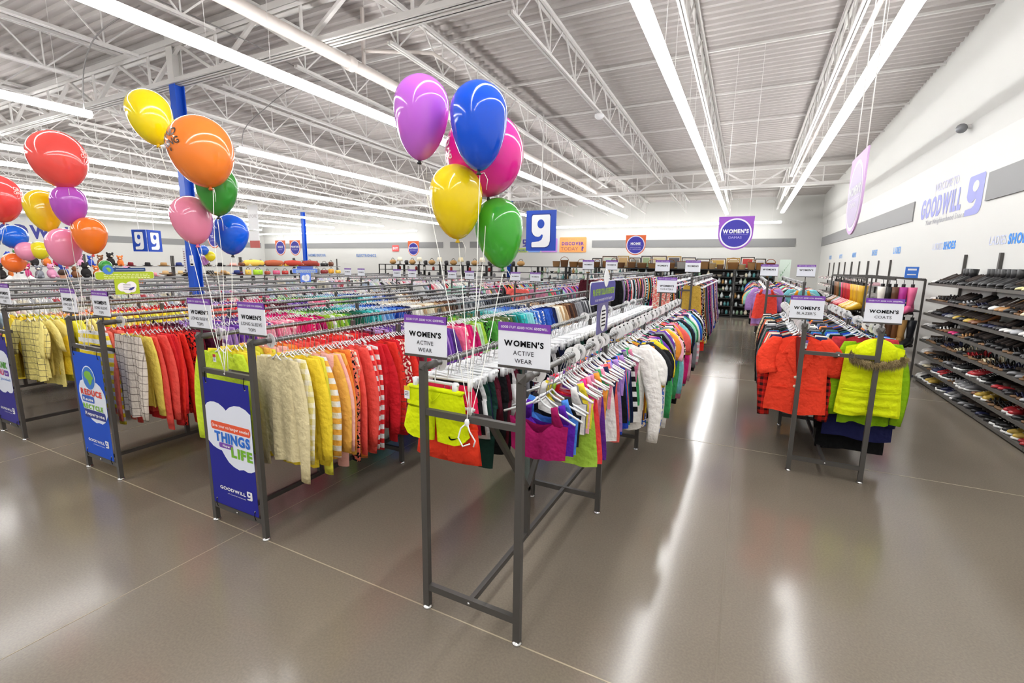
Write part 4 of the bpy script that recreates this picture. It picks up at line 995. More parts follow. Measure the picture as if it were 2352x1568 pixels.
    board(-11.65, -10.6, 2.55, 3.4, '#c08adc', [('STYLE', .16, -11.1, 2.9, .8, .03, '#8d4fb4')], 'purple board on the back wall behind the letter mark sign')
    board(-12.55, -11.75, 2.55, 3.4, '#7aa2ec', [('SAVE', .16, -12.15, 2.9, .6, .03, '#3c68c0')], 'light blue board on the back wall behind the letter mark sign')
    board(-13.6, -12.65, 2.55, 2.8, '#b6d040', [('TREASURES', .13, -13.1, 2.61, .85, .03, '#4a6ab0')], 'lime TREASURES board low on the back wall')
    t = thing('wall_sign', 'purple letter mark on the back wall above the lime board', 'wall lettering'); b = MB(); glogo(b, (-12.95, Y, 2.9), UX, UZ, .3, .45, 1); b.build('letter_mark', [flat('#4a3f9a'), M_WALL], t)
    t = thing('exit_sign', 'small red and white sign on the back wall beside the orange hanging sign', 'sign'); b = MB().box(-23.6, -23.0, Y-.02, Y, 2.6, 3.05).build('panel', flat('#e25a58'), t)
    MB().text('EXIT', .16, (-23.3, Y-.024, 2.75), UX, UZ, width=.45, bold=.03).build('lettering', M_WHITE, b)
    for x, s in ((-26.2, 'ELECTRONICS'), (-31.5, 'HOME DECOR')):
        t = thing('wall_sign', 'small blue %s lettering on the back wall' % s, 'wall lettering'); MB().text(s, .2, (x, Y, 2.2), UX, UZ, width=2, bold=.03).build('lettering', flat('#6d8ec8'), t)
    # camera and column boards
    t = thing('security_camera', 'small grey dome camera on the shoe wall above the letter mark', 'camera', (XR-.1, 10.4, 4.1)); m = MB().mt(0, True); m.tube([(.1, 0, .02), (-.05, 0, .02)], .035, 10); m.build('bracket', M_STEEL, t)
    m = MB().mt(0, True); m.ball((-.1, 0, .0), .075, .075, .075, 14); m.build('dome', flat('#77797c', .25), t)
    t = thing('column_notice', 'narrow notice board hung on the side of the tall blue column', 'notice', (-9.62, 5.305, 0)); b = MB().box(-.14, -.06, -.02, -.005, 1.6, 2.05).build('board', M_WHITE, t)
    q = MB()
    for i in range(9): q.box(-.125, -.075, -.0215, -.0195, 1.64+i*.042, 1.66+i*.042)
    q.build('printed_lines', flat('#8a6a6a'), b); MB().box(-.13, -.07, -.0216, -.0196, 1.61, 1.635).build('dark_foot', M_INK, b)
    t = thing('notice_board', 'small white notice with a dark foot on the tall blue column', 'notice', (-9.62, 5.305, 0)); b = MB().plate(rrect(.05, .17, 1.72, 1.92, .02), (0, -.01, 0), UX, UZ, .006).build('board', M_WHITE, t)
    MB().box(.065, .155, -.012, -.0095, 1.735, 1.765).build('dark_foot', M_INK, b); MB().bar((.08, -.011, 1.79), (.13, -.011, 1.85), .012, .002).build('tick', flat('#b8c0b8'), b)
wall_things()

def t_sign(x, y, z, main, head, label, oval=None, rz=-PI/2, globe=True):
    """T shaped message sign standing on a rail: header strip, wide bar, square foot"""
    t = thing('message_sign', label, 'sign', (x, y, z), rz, 'T shaped message signs')
    hw = .31
    e = MB().plate(rrect(-hw-.006, hw+.006, .184, .286, .03), (0, .001, 0), UX, UZ, .004).build('bar_edge', M_WHITE, t)
    b = MB().plate(rrect(-hw, hw, .19, .28, .026), (0, -.0045, 0), UX, UZ, .003).build('bar', flat(main, .45), t)
    q = MB()
    for i in range(3):
        xx = -hw+.08
        while xx < hw-.06:
            l = random.uniform(.02, .05); q.plate([(xx, .2+i*.022), (min(xx+l, hw-.05), .2+i*.022), (min(xx+l, hw-.05), .209+i*.022), (xx, .209+i*.022)], (0, -.006, 0), UX, UZ); xx += l+.01
    q.build('printed_lines', flat('#eef6b8', .5), b)
    s = MB().box(-.13, .13, -.004, .004, .0, .19).build('foot_panel', flat(main, .45), t)
    if head:
        h = MB().plate(rrect(-.13 if globe else -.2, .22 if globe else .2, .285, .33, .008), (0, -.007, 0), UX, UZ, .004).build('header', flat(head, .45), t)
        MB().plate([(-.1, .303), (.2, .303), (.2, .31), (-.1, .31)], (0, -.009, 0), UX, UZ).build('printed_line', flat('#9ab4c4'), h)
    if globe:
        g = MB().plate(circ(-.18, .305, .056, 28), (0, -.008, 0), UX, UZ, .004).build('globe', flat('#4a86d8', .45), t)
        MB().plate([(-.205, .33), (-.17, .335), (-.15, .31), (-.16, .28), (-.18, .285), (-.19, .31)][::-1], (0, -.0095, 0), UX, UZ).build('globe_land', flat('#86c040'), g)
    c = MB()
    for p in ([(-.05, .09, .055), (.04, .1, .06), (0, .06, .05), (.05, .06, .04)] if not oval else []): c.plate(circ(p[0], p[1], p[2], 20), (0, -.006-.0002*p[0], 0), UX, UZ)
    if oval: c.plate(circ(0, .09, .06, 24, .085), (0, -.006, 0), UX, UZ)
    c = c.build('cloud' if not oval else 'oval', flat('#f2f4fa', .5), s)
    q = MB()
    for i in range(4): q.plate([(-.045, .06+i*.02), (.035, .06+i*.02), (.035, .065+i*.02), (-.045, .065+i*.02)], (0, -.0075, 0), UX, UZ)
    q.build('printed_lines', flat('#5a5a70'), c)
    if not oval and globe: MB().plate([(.01, .05), (.035, .045), (.065, .065), (.08, .09), (.05, .085), (.02, .07)], (0, -.008, 0), UX, UZ).build('leaf', flat('#33348c'), c)
    MB().tube([(0, 0, 0), (0, 0, -.06)], .006, 6).build('stem', M_RACK, t)
    return t
t_sign(-7.01, 3.1, 1.40, '#b2cc22', '#2c4a7c', 'lime T shaped message sign with a globe standing on a rack rail', rz=PI/2)
t_sign(-8.35, 6.9, 1.40, '#5f86e6', '#3b50b4', 'small blue T shaped message sign on a rail past the column', rz=PI/2, globe=False)
def cents():
    t = thing('message_sign', 'blue 90 cent message sign on a stem above the bras rail', 'sign', (-.86, 3.1, 1.39), PI/2, 'T shaped message signs')
    MB().plate(rrect(-.301, .301, .2, .352, .03), (0, .001, 0), UX, UZ, .004).build('edge', M_WHITE, t)
    b = MB().plate(rrect(-.295, .295, .206, .346, .026), (0, -.0045, 0), UX, UZ, .003).build('panel', flat('#4c4ca0', .45), t)
    MB().text('90¢ OF EVERY DOLLAR IS REINVESTED', .042, (0, -.006, .262), UX, UZ, width=.52, bold=.03).build('lettering', flat('#a6d020'), b)
    MB().text('in our community for local support', .022, (0, -.006, .222), UX, UZ, width=.42).build('lettering', M_WHITE, b)
    s = MB().box(-.125, .125, -.004, .004, 0, .205).build('foot_panel', flat('#6c6a9c', .4), t)
    o = MB().plate(circ(0, .1, .075, 24, .09), (0, -.006, 0), UX, UZ).build('oval', M_WHITE, s); q = MB()
    for i in range(5): q.plate([(-.045, .045+i*.025), (.045, .045+i*.025), (.045, .055+i*.025), (-.045, .055+i*.025)], (0, -.008, 0), UX, UZ)
    q.build('printed_lines', M_INK, o)
    MB().plate(circ(.04, .37, .055, 24, .06), (0, -.007, 0), UX, UZ, .004).build('top_oval', M_WHITE, t)
    MB().tube([(0, 0, 0), (0, 0, -.05)], .006, 6).build('stem', M_RACK, t)
cents()

# ------------------------------------------------------------------ balloons
def bmat(h):
    m = flat(h, .12, spec=.5, coat=.35); return m
def balloon(p, r, col, label, tie, group, knot='#1c1c22', tilt=(0, 0), txt=None, az=0, string=True, longer=1.0):
    p = Vector(p)
    t = thing('balloon', label, 'balloon', p, 0, group)
    prof = []; n = 20
    def pr(th):
        s = math.sin(th); c = math.cos(th)
        return (r*s*(1 if c > 0 else (.94+.06*s)), r*1.02*c if c > 0 else r*1.48*longer*c*(.92+.08*abs(c)))
    prof = [pr(PI*i/n) for i in range(n+1)]; prof[0] = (0, prof[0][1]); zb = prof[-1][1]; prof[-1] = (.006, zb)
    b = MB().mt(0, True).lathe(prof, 28); k = MB().mt(0, True).lathe([(.011, zb-.018), (.013, zb-.012), (.006, zb-.004), (.012, zb+.006)], 10)
    rot = Matrix.Rotation(tilt[0], 4, 'Y') @ Matrix.Rotation(tilt[1], 4, 'X')
    for o in (b.build('skin', bmat(col), t), k.build('knot', flat(knot, .4), t)): o.matrix_local = rot
    if txt:
        q = MB()
        for s, cap, z0, col2 in txt:
            V, F = glyphs(s, .02); kk = cap/.73*r; xm = (V[:, 0].min()+V[:, 0].max())/2; vs = []
            for a, c in V:
                z = z0*r+c*kk; th = math.acos(max(-1, min(1, z/(r*1.02)))) if z > 0 else math.acos(max(-1, z/(r*1.48*longer)))
                rr = pr(th)[0]+.0025; ph = az+((a-xm)*kk)/max(.3*r, rr)
                vs.append((rr*math.cos(ph), rr*math.sin(ph), z))
            q.add(vs, F)
        q.build('lettering', flat(txt[0][3], .3), t).matrix_local = rot
    if string and tie:
        a = rot @ Vector((0, 0, zb-.015)); e = Vector(tie)-p; P = []
        for i in range(11):
            s = i/10; q = a.lerp(e, s); q.x += .03*math.sin(s*PI)*math.sin(3*s+r*40); q.y += .02*math.sin(s*PI*2+r*50); P.append(q)
        MB().mt(0, True).tube(P, .0021, 5).build('string', flat('#f0f0ea', .5), t)
        c = MB().mt(0, True); c.tube([a, a+Vector((.03, 0, .005)), a+Vector((.055, -.01, -.03)), a+Vector((.045, -.005, -.075))], .0018, 4); c.build('string_end', flat('#f0f0ea', .5), t)
def balloons():
    camray = lambda x, y: None
    P_, Y_, RL = math.radians(9.56), math.radians(26.54), math.radians(.765)
    G = 'five balloons tied to the shorts and bras rack'; T = (-1.13, 1.815, 1.11)
    balloon((-1.54, 2.03, 2.63), 0.138, '#cf6ee8', 'violet balloon at the top of the bunch over the shorts and bras rack', T, G, tilt=(.08, 0), longer=1.30)
    balloon((-1.20, 2.02, 2.55), 0.136, '#0a57e6', 'bright blue balloon in front of the magenta one', T, G, tilt=(0, 0), longer=1.31)
    balloon((-1.33, 2.30, 2.44), 0.212, '#fb2aa6', 'large magenta balloon with white writing behind the blue balloon', T, G, tilt=(-.1, 0), txt=[('GRAND', .22, .1, '#ffe6f4'), ('OPENING', .2, -.22, '#ffe6f4')], az=math.radians(-150), longer=0.75)
    balloon((-1.39, 2.11, 2.21), 0.137, '#f6d809', 'yellow balloon below the violet and blue ones', T, G, knot='#e0b800', tilt=(-.03, 0), longer=1.18)
    balloon((-1.27, 2.35, 2.07), 0.136, '#43b035', 'green balloon lowest in the bunch over the bras', T, G, knot='#2f8a2a', tilt=(-.12, 0), longer=1.24)
    G = 'five balloons over the dark blue banner'; T = (-3.0, 1.815, 1.11)
    balloon((-3.44, 1.75, 2.76), 0.123, '#fae40a', 'yellow balloon topmost of the bunch before the blue column', T, G, knot='#e8c000', tilt=(-.3, 0), longer=1.18)
    balloon((-2.99, 1.78, 2.51), 0.174, '#ff8a34', 'large orange balloon with black writing beside the blue column', T, G, knot='#d86a20', tilt=(-.25, 0), txt=[('GRAND', .24, .12, '#3a2412'), ('OPENING', .22, -.18, '#3a2412'), ('* * *', .2, -.42, '#3a2412')], az=math.radians(-104), longer=0.93)
    balloon((-3.06, 1.90, 2.32), 0.119, '#3d9a3a', 'green balloon under the large orange one', T, G, tilt=(.05, 0), longer=1.12)
    balloon((-3.26, 1.84, 2.13), 0.119, '#f58fb0', 'pink balloon low in the bunch before the blue column', T, G, knot='#e86a90', tilt=(-.2, 0), longer=1.08)
    balloon((-3.30, 2.12, 2.05), 0.114, '#0a62ec', 'blue balloon lowest in the bunch beside the pink one', T, G, tilt=(0, 0), longer=0.99)
    G = 'five balloons over the REDUCE banner'; T = (-4.865, 1.815, 1.11)
    balloon((-4.76, 1.76, 2.61), 0.177, '#fa5650', 'large red balloon with white writing over the REDUCE banner', T, G, knot='#d03a34', tilt=(-.3, 0), txt=[('GRAND', .2, -.1, '#ffd4cc'), ('OPENING', .18, -.32, '#ffd4cc')], az=math.radians(58), longer=0.95)
    balloon((-4.73, 1.78, 2.28), 0.111, '#bb55c6', 'violet balloon under the large red one', T, G, tilt=(.05, 0), longer=1.16)
    balloon((-5.08, 1.74, 2.26), 0.114, '#f3cf12', 'yellow balloon beside the violet one over the REDUCE banner', T, G, knot='#d8b000', tilt=(-.3, 0), longer=1.29)
    balloon((-4.62, 1.84, 2.05), 0.109, '#ff8226', 'orange balloon under the violet one', T, G, knot='#e04a3a', tilt=(-.05, 0), longer=1.08)
    balloon((-4.83, 1.75, 1.96), 0.112, '#f592b6', 'pink balloon lowest in the bunch over the REDUCE banner', T, G, knot='#e06080', tilt=(0, 0), longer=1.09)
    G = 'balloons over the thank you banner'
    balloon((-6.51, 1.91, 2.44), 0.182, '#f24a48', 'large red balloon cut by the edge of the picture', (-6.74, 1.815, 1.11), G, knot='#c83a34', tilt=(-.25, 0), txt=[('GRAND', .2, -.02, '#ffd4cc'), ('OPENING', .17, -.22, '#ffd4cc')], az=math.radians(52), longer=1.02)
    G = 'small far balloons in front of the distant lettering'
    for x, y, z, r, c, nm in ((-12.2, 3.72, 2.22, .2, '#1766dc', 'blue'), (-12.0, 3.8, 1.96, .16, '#f59ab8', 'pink'), (-11.9, 3.95, 1.98, .15, '#f2e02a', 'yellow'), (-12.3, 3.7, 1.75, .17, '#ff7a2e', 'orange'), (-12.4, 3.85, 1.93, .12, '#3e9a3e', 'green')):
        balloon((x, y, z), r, c, 'small far %s balloon in front of the distant lettering' % nm, (-12.4, 3.9, 1.1), G, longer=.78, tilt=(-.15, 0))
    G = 'small far balloons beside the letter mark pair'
    for x, y, z, r, c, nm in ((-14.5, 8.2, 2.38, .17, '#ee4440', 'red'), (-14.25, 8.3, 2.12, .13, '#2464d8', 'blue'), (-14.5, 8.2, 1.98, .13, '#46983a', 'green'), (-14.3, 8.5, 1.95, .14, '#f2dc1c', 'yellow'), (-14.55, 8.45, 1.82, .13, '#cf86dc', 'violet')):
        balloon((x, y, z), r, c, 'small far %s balloon beside the blue letter mark pair' % nm, (-14.3, 8.6, 1.3), G, longer=.78)
    balloon((-9.3, 3.85, 1.72), .09, '#3f9a40', 'small green balloon peeping from behind the orange one', (-9.3, 3.9, 1.2), 'small far balloons', longer=.8)
    t = thing('ribbon_bow', 'white ribbon bow tied to the crossbar beside the lime shorts', 'ribbon', (-1.13, 1.8, 1.1)); m = MB().mt(0, True)
    m.tube([(0, -.005, 0), (-.03, -.012, -.03), (-.045, -.012, -.08), (-.02, -.012, -.12), (.02, -.012, -.1)], .004, 5); m.tube([(0, -.005, 0), (.02, -.012, -.04), (.05, -.012, -.08), (.04, -.012, -.11)], .004, 5); m.build('tails', M_WHITE, t)
    k = MB().mt(0, True).ball((0, -.005, 0), .014, .01, .02, 8); k.build('knot', M_WHITE, t)
balloons()

# ------------------------------------------------------------------ shoes on the wall shelves
M_SHOE = mat('shoe_leather', '#ffffff', .35, spec=.5)
lk(M_SHOE, nd(M_SHOE, 'ShaderNodeObjectInfo').outputs['Color'], bsdf(M_SHOE).inputs['Base Color'])
def loft(mb, xs, hw, zb, zt, n=10, yc=None):
    vs = []; fs = []
    for i, x in enumerate(xs):
        for j in range(n):
            a = 2*PI*j/n; c, s = math.cos(a), math.sin(a)
            y = hw[i]*math.copysign(abs(c)**.8, c)+(yc[i] if yc else 0); z = lerp(zb[i], zt[i], .5+.5*math.copysign(abs(s)**.75, s))
            vs.append((x, y, z))
    k = len(xs)
    for i in range(k-1):
        for j in range(n): fs.append((i*n+j, i*n+(j+1) % n, (i+1)*n+(j+1) % n, (i+1)*n+j))
    fs += [tuple(range(n))[::-1], tuple((k-1)*n+j for j in range(n))]
    return mb.add(vs, fs)
def shoe_parts(kind):
    """toe points along +x, heel at x=0; list of (name, MB, fixed material or None for the shoe's own colour)"""
    L = .245; t = [0, .04, .12, .3, .48, .64, .78, .9, .97, 1]; xs = [q*L for q in t]; P = []
    W = [.02, .03, .033, .029, .031, .039, .043, .038, .024, .01]
    if kind == 'pump':
        h = .075; g = [h, h, h*.96, h*.72, h*.35, h*.08, 0, 0, .002, .006]
        u = MB().mt(0, True); loft(u, xs, W, [a+.004 for a in g], [a+b for a, b in zip(g, (.05, .058, .055, .04, .034, .04, .05, .038, .026, .014))]); P.append(('upper', u, None))
        P.append(('insole', MB().mt(0, True).tube([(xs[1], 0, g[1]+.052), (xs[3], 0, g[3]+.038), (xs[5], 0, g[5]+.038)], [.018, .022, .024], 8, True, .003), flat('#3c302a', .6)))
        s = MB().mt(0, True); loft(s, xs, [w*.96 for w in W], [max(0, a-.003) for a in g], [a+.006 for a in g]); P.append(('sole', s, flat('#2a2522', .5)))
        P.append(('heel', MB().mt(0, True).tube([(.022, 0, h+.01), (.016, 0, h*.5), (.018, 0, 0)], [.021, .01, .008], 8), None))
    elif kind == 'sneaker':
        W2 = [w*1.12 for w in W]; s = MB().mt(0, True); loft(s, [x*1.08-.008 for x in xs], [w*1.06 for w in W2], [.0]*10, [.034, .034, .032, .03, .028, .027, .026, .026, .026, .024]); P.append(('sole', s, flat('#e6e5e2', .5)))
        u = MB().mt(0, True); loft(u, xs, W2, [.02]*10, [.085, .1, .098, .092, .095, .082, .066, .055, .046, .035]); P.append(('upper', u, None))
        P.append(('collar', MB().mt(0, True).tube([(.015, 0, .1), (.05, 0, .098), (.09, 0, .097)], [.016, .022, .018], 8, True, .004), flat('#3a3a3c', .8)))
        for i in range(4): P.append(('lace', MB().bar((.115+i*.02, -.022, .094-i*.0075), (.115+i*.02, .022, .094-i*.0075), .006), flat('#f1efec', .7)))
    elif kind == 'flat':
        u = MB().mt(0, True); loft(u, xs, W, [.006]*10, [.045, .05, .048, .036, .03, .036, .04, .034, .026, .016]); P.append(('upper', u, None))
        P.append(('insole', MB().mt(0, True).tube([(.012, 0, .046), (.075, 0, .037), (.15, 0, .036)], [.016, .022, .024], 8, True, .003), flat('#4e4238', .7)))
        s = MB().mt(0, True); loft(s, xs, [w*1.02 for w in W], [0]*10, [.012]*10); P.append(('sole', s, flat('#2a2522', .6)))
    elif kind == 'sandal':
        h = .03; s = MB().mt(0, True); loft(s, xs, W, [0]*10, [h, h, h, h*.9, h*.8, h*.7, h*.7, h*.7, h*.65, h*.6]); P.append(('sole', s, flat('#7a5a3a', .6)))
        for x, hh in ((.05, .085), (.13, .06), (.165, .055), (.2, .045)):
            P.append(('strap', MB().mt(0, True).tube([(x, -.036, .02), (x, -.03, hh*.8), (x, 0, hh), (x, .03, hh*.8), (x, .036, .02)], .009, 6, True, .004), None))
    else:   # ankle boot
        h = .035; s = MB().mt(0, True); loft(s, xs, [w*1.06 for w in W], [0]*10, [.022]*10); P.append(('sole', s, flat('#1a1817', .5)))
        P.append(('heel', MB().box(.0, .06, -.026, .026, 0, h), flat('#1a1817', .5)))
        u = MB().mt(0, True); loft(u, xs, [w*1.08 for w in W], [.02]*10, [.13, .14, .14, .13, .11, .085, .07, .058, .046, .03])
        u.tube([(.05, 0, .08), (.048, 0, .15), (.045, 0, .2)], [.05, .046, .05], 12, True, [.04, .036, .04]); P.append(('upper', u, None))
    return P
SHOEP = {}
def shoe(kind, loc, rz, hx, label, group):
    nm = {'pump': 'high_heel', 'sneaker': 'sneaker', 'flat': 'flat_shoe', 'sandal': 'sandal', 'boot': 'ankle_boot'}[kind]
    if kind not in SHOEP:
        e = SHOEP[kind] = thing(nm, label, 'shoe', loc, rz, group); e.scale = (1.08, 1.08, 1.18)
        for n, mb, m in shoe_parts(kind): o = mb.build(n, m or M_SHOE, e); o.color = lin(hx)
        return e
    return dup(SHOEP[kind], loc, rz, label, group, lin(hx))
SH_F = (2.68, 3.06); TIERS = [1.62, 1.355, 1.135, .915, .695, .475, .265, .055]
def shelf_unit(y0, y1, label):
    t = thing('shoe_shelf_unit', label, 'shelf unit', (0, y0, 0), 0, 'shoe shelf units along the wall'); L = y1-y0
    for z in TIERS:
        s = MB().box(SH_F[0], SH_F[1], .004, L-.004, z-.022, z).mt(0).box(SH_F[0]-.008, SH_F[0], .004, L-.004, z-.032, z+.006); s.build('shelf', mat('shelf_steel', '#63605b', .5, metal=.2) if 'shelf_steel' not in bpy.data.materials else bpy.data.materials['shelf_steel'], t)
    MB().box(SH_F[0]+.03, SH_F[1], 0, L, 0, .03).build('plinth', M_BLACK, t)
    for y in (.012, L-.012): MB().box(3.06, 3.095, y-.012, y+.012, 0, 2.08).build('upright', M_RACK, t)
def shoes():
    ys = [9.95-1.19*i for i in range(5)]
    for i in range(4): shelf_unit(ys[i+1], ys[i], 'steel shoe shelf unit, %s along the wall from the boot rack' % ordw(i+1))
    rs = random.Random(12)
    DK = ['#161617', '#1c1b1d', '#121213', '#222024', '#191818', '#151516']
    col = lambda: rs.choice([('black', rs.choice(DK))]*9+[('white', '#eceae6'), ('gold', '#c8a848'), ('brown', '#7a4c2c'), ('tan', '#b98a58'), ('red', '#b3262e'), ('pink', '#d8367a'), ('grey', '#8a8a8c'), ('silver', '#b9babd'), ('cream', '#e0d4b4'), ('navy blue', '#23284a')])
    kd = {0: ['boot', 'boot', 'pump'], 1: ['pump', 'pump', 'sandal'], 2: ['pump', 'flat', 'pump'], 3: ['flat', 'pump', 'sandal'], 4: ['sandal', 'flat'], 5: ['flat', 'sandal', 'sneaker'], 6: ['sneaker', 'flat', 'sandal'], 7: ['sneaker', 'sneaker', 'flat']}
    for ti, z in enumerate(TIERS):
        y = 9.88; i = 0; cn, hx = 'white', '#efece8'; k = 'sneaker' if ti > 4 else 'flat'; pair = 0
        while y > 6.35:
            i += 1
            if pair <= 0:
                pair = 2
                if i > 1:
                    cn, hx = col(); k = rs.choice(kd[ti])
                    if ti == 0 and y < 7.3: k = 'flat'; cn, hx = rs.choice([('gold', '#c9a93e'), ('cream', '#e8dca0'), ('gold', '#b8963a')])
                    if ti == 0 and y >= 7.3: cn, hx = 'black', rs.choice(DK)
            pair -= 1
            nm = {'pump': 'high heel', 'sneaker': 'sneaker', 'flat': 'flat shoe', 'sandal': 'sandal', 'boot': 'ankle boot'}[k]
            shoe(k, (SH_F[0]+.275+rs.uniform(-.015, .02), y, z), PI+rs.uniform(-.25, .25)-.15, hx, '%s %s, %s from far end of the %s shoe shelf from top' % (cn, nm, ordw(i), ordw(ti+1)), 'shoes on the %s shoe shelf from the top' % ordw(ti+1))
            y -= rs.uniform(.098, .112) if k != 'sneaker' else rs.uniform(.11, .122)
shoes()
def boot(loc, rz, hx, label, group, h=.34, proto={}):
    if 'b' not in proto:
        e = proto['b'] = thing('tall_boot', label, 'boot', loc, rz, group); e.scale = (1.25, 1.25, 1.25); L = .25
        t = [0, .04, .12, .3, .48, .64, .78, .9, .97, 1]; W = [.022, .032, .036, .034, .036, .042, .044, .038, .024, .01]
        u = MB().mt(0, True); loft(u, [q*L for q in t], W, [.03, .03, .03, .028, .02, .014, .012, .012, .012, .014], [.14, .15, .15, .14, .11, .085, .07, .06, .046, .03]); u.build('foot', M_SHOE, e)
        s = MB().mt(0, True); s.tube([(.055, 0, .09), (.052, 0, .17), (.05, 0, .26), (.05, 0, .36)], [.048, .046, .054, .062], 14, True, [.036, .036, .044, .052]); s.build('shaft', M_SHOE, e)
        s = MB().mt(0, True); loft(s, [q*L for q in t], [w*1.05 for w in W], [.03, .03, .03, .02, .01, 0, 0, 0, .002, .008], [.036, .036, .036, .03, .022, .014, .014, .014, .014, .016]); s.build('sole', flat('#2a2320', .5), e)
        MB().box(.002, .055, -.026, .026, 0, .034).build('heel', flat('#2a2320', .5), e)
        c = MB().box(.03, .07, -.012, .012, .34, .4).tube([(.05, 0, .4), (.05, 0, .44), (.06, 0, .455)], .004, 5); c.build('hanging_clip', M_BLACK, e)
        for q in e.children: q.color = lin(hx)
        return e
    return dup(proto['b'], loc, rz, label, group, lin(hx))
def boot_rack():
    x0, x1, y0, y1, z = 1.84, 2.62, 9.9, 13.6, 1.68
    t = thing('boot_rack', 'steel rack with slatted top and hanging boots beside the shoe shelves', 'display rack', (0, 0, 0))
    g = MB()
    for x in (x0, (x0+x1)/2, x1): g.box(x-.012, x+.012, y0, y1, z-.03, z)
    for i in range(19): y = y0+i*(y1-y0)/18; g.box(x0, x1, y-.016, y+.016, z, z+.012)
    g.build('top_grid', M_RACK, t)
    for x in (x0, x1):
        for y in (y0, y1): MB().box(x-.014, x+.014, y-.014, y+.014, 0, z).build('post', M_RACK, t)
    for zz in (1.15,):
        for x in (x0, x1): MB().box(x-.01, x+.01, y0, y1, zz-.012, zz+.012).build('hanging_bar', M_RACK, t)
        MB().box(x0, x1, y0-.01, y0+.01, zz-.012, zz+.012).build('hanging_bar', M_RACK, t)
    bd = thing('price_board', 'blue and white price board on the near end of the boot rack', 'sign', (2.42, y0-.03, 0)); b = MB().box(-.09, .09, -.006, .006, 1.17, 1.44).build('board', flat('#2c72d8'), bd)
    MB().box(-.07, .07, -.008, -.0055, 1.18, 1.21).build('printed_line', M_WHITE, b); MB().box(-.04, .04, -.008, -.0055, 1.27, 1.30).build('printed_line', M_WHITE, b)
    bd = thing('price_board', 'small blue board standing on top of the boot rack', 'sign', (2.5, y0+.3, 0)); b = MB().box(-.09, .09, -.006, .006, z+.012, z+.2).build('board', flat('#3f7ad8'), bd)
    MB().box(-.06, .06, -.008, -.0055, z+.14, z+.17).build('printed_line', M_WHITE, b); MB().box(-.06, .06, -.008, -.0055, z+.06, z+.08).build('printed_line', M_WHITE, b)
    rs = random.Random(4)
    pal = [('yellow', '#d8a824'), ('mustard', '#c8942a'), ('yellow', '#e0b02c'), ('gold', '#d09a20'), ('yellow', '#e2ae1e'), ('mustard', '#c9891f'), ('red', '#c42a2c'), ('red', '#b8242c'), ('crimson', '#a81e30'), ('red', '#cf3330'), ('dark red', '#8c2028'), ('pink', '#e0487a'), ('green', '#2c5a44'), ('dark green', '#24483c'), ('brown', '#8a5a30'), ('tan', '#a8743c'), ('brown', '#6e4426'), ('black', '#1a1919'), ('black', '#151515'), ('dark brown', '#40281c')]
    for i in range(30):
        cn, hx = pal[min(len(pal)-1, int(i*len(pal)/30))]; y = y0+.16+i*.105
        boot((x0+.05, y, z-.585), PI+rs.uniform(-.3, .3)+.5, hx, '%s boot, %s along the upper row of the boot rack' % (cn, ordw(i+1)), 'boots hanging in the upper row')
        if i % 1 == 0:
            cn, hx = rs.choice([('black', '#171616'), ('brown', '#6a4526'), ('black', '#1c1b1a'), ('tan', '#a5793f'), ('yellow', '#cfa224'), ('red', '#a8282c')])
            boot((x0+.05, y, .555), PI+rs.uniform(-.3, .3)+.5, hx, '%s boot, %s along the lower row of the boot rack' % (cn, ordw(i+1)), 'boots hanging in the lower row')
    for i, (cn, hx, x) in enumerate((('white', '#ebe6dc', 2.1), ('black', '#1c1a1a', 2.19), ('brown', '#6c4630', 2.27), ('violet pink', '#c43a9c', 2.37), ('rose pink', '#f0709c', 2.49))):
        boot((x, y0-.04, z-.585), PI+.75+rs.uniform(-.1, .1), hx, '%s boot hanging on the near end of the boot rack' % cn, 'boots on the rack end')
    for i, (cn, hx, x) in enumerate((('dark brown', '#5a3a26', 2.26), ('brown', '#7a4e2c', 2.34), ('light tan', '#c89a5a', 2.43), ('black', '#1d1f24', 2.55))):
        boot((x, y0-.04, .555), PI+.75+rs.uniform(-.1, .1), hx, '%s boot low on the near end of the boot rack' % cn, 'boots on the rack end')
    t = thing('floor_board', 'flat dark blue board lying on the floor under the boot rack', 'board', (2.45, 10.4, 0), .3); MB().box(-.2, .2, -.3, .3, .002, .02).build('panel', flat('#2a3b66', .5), t)
boot_rack()
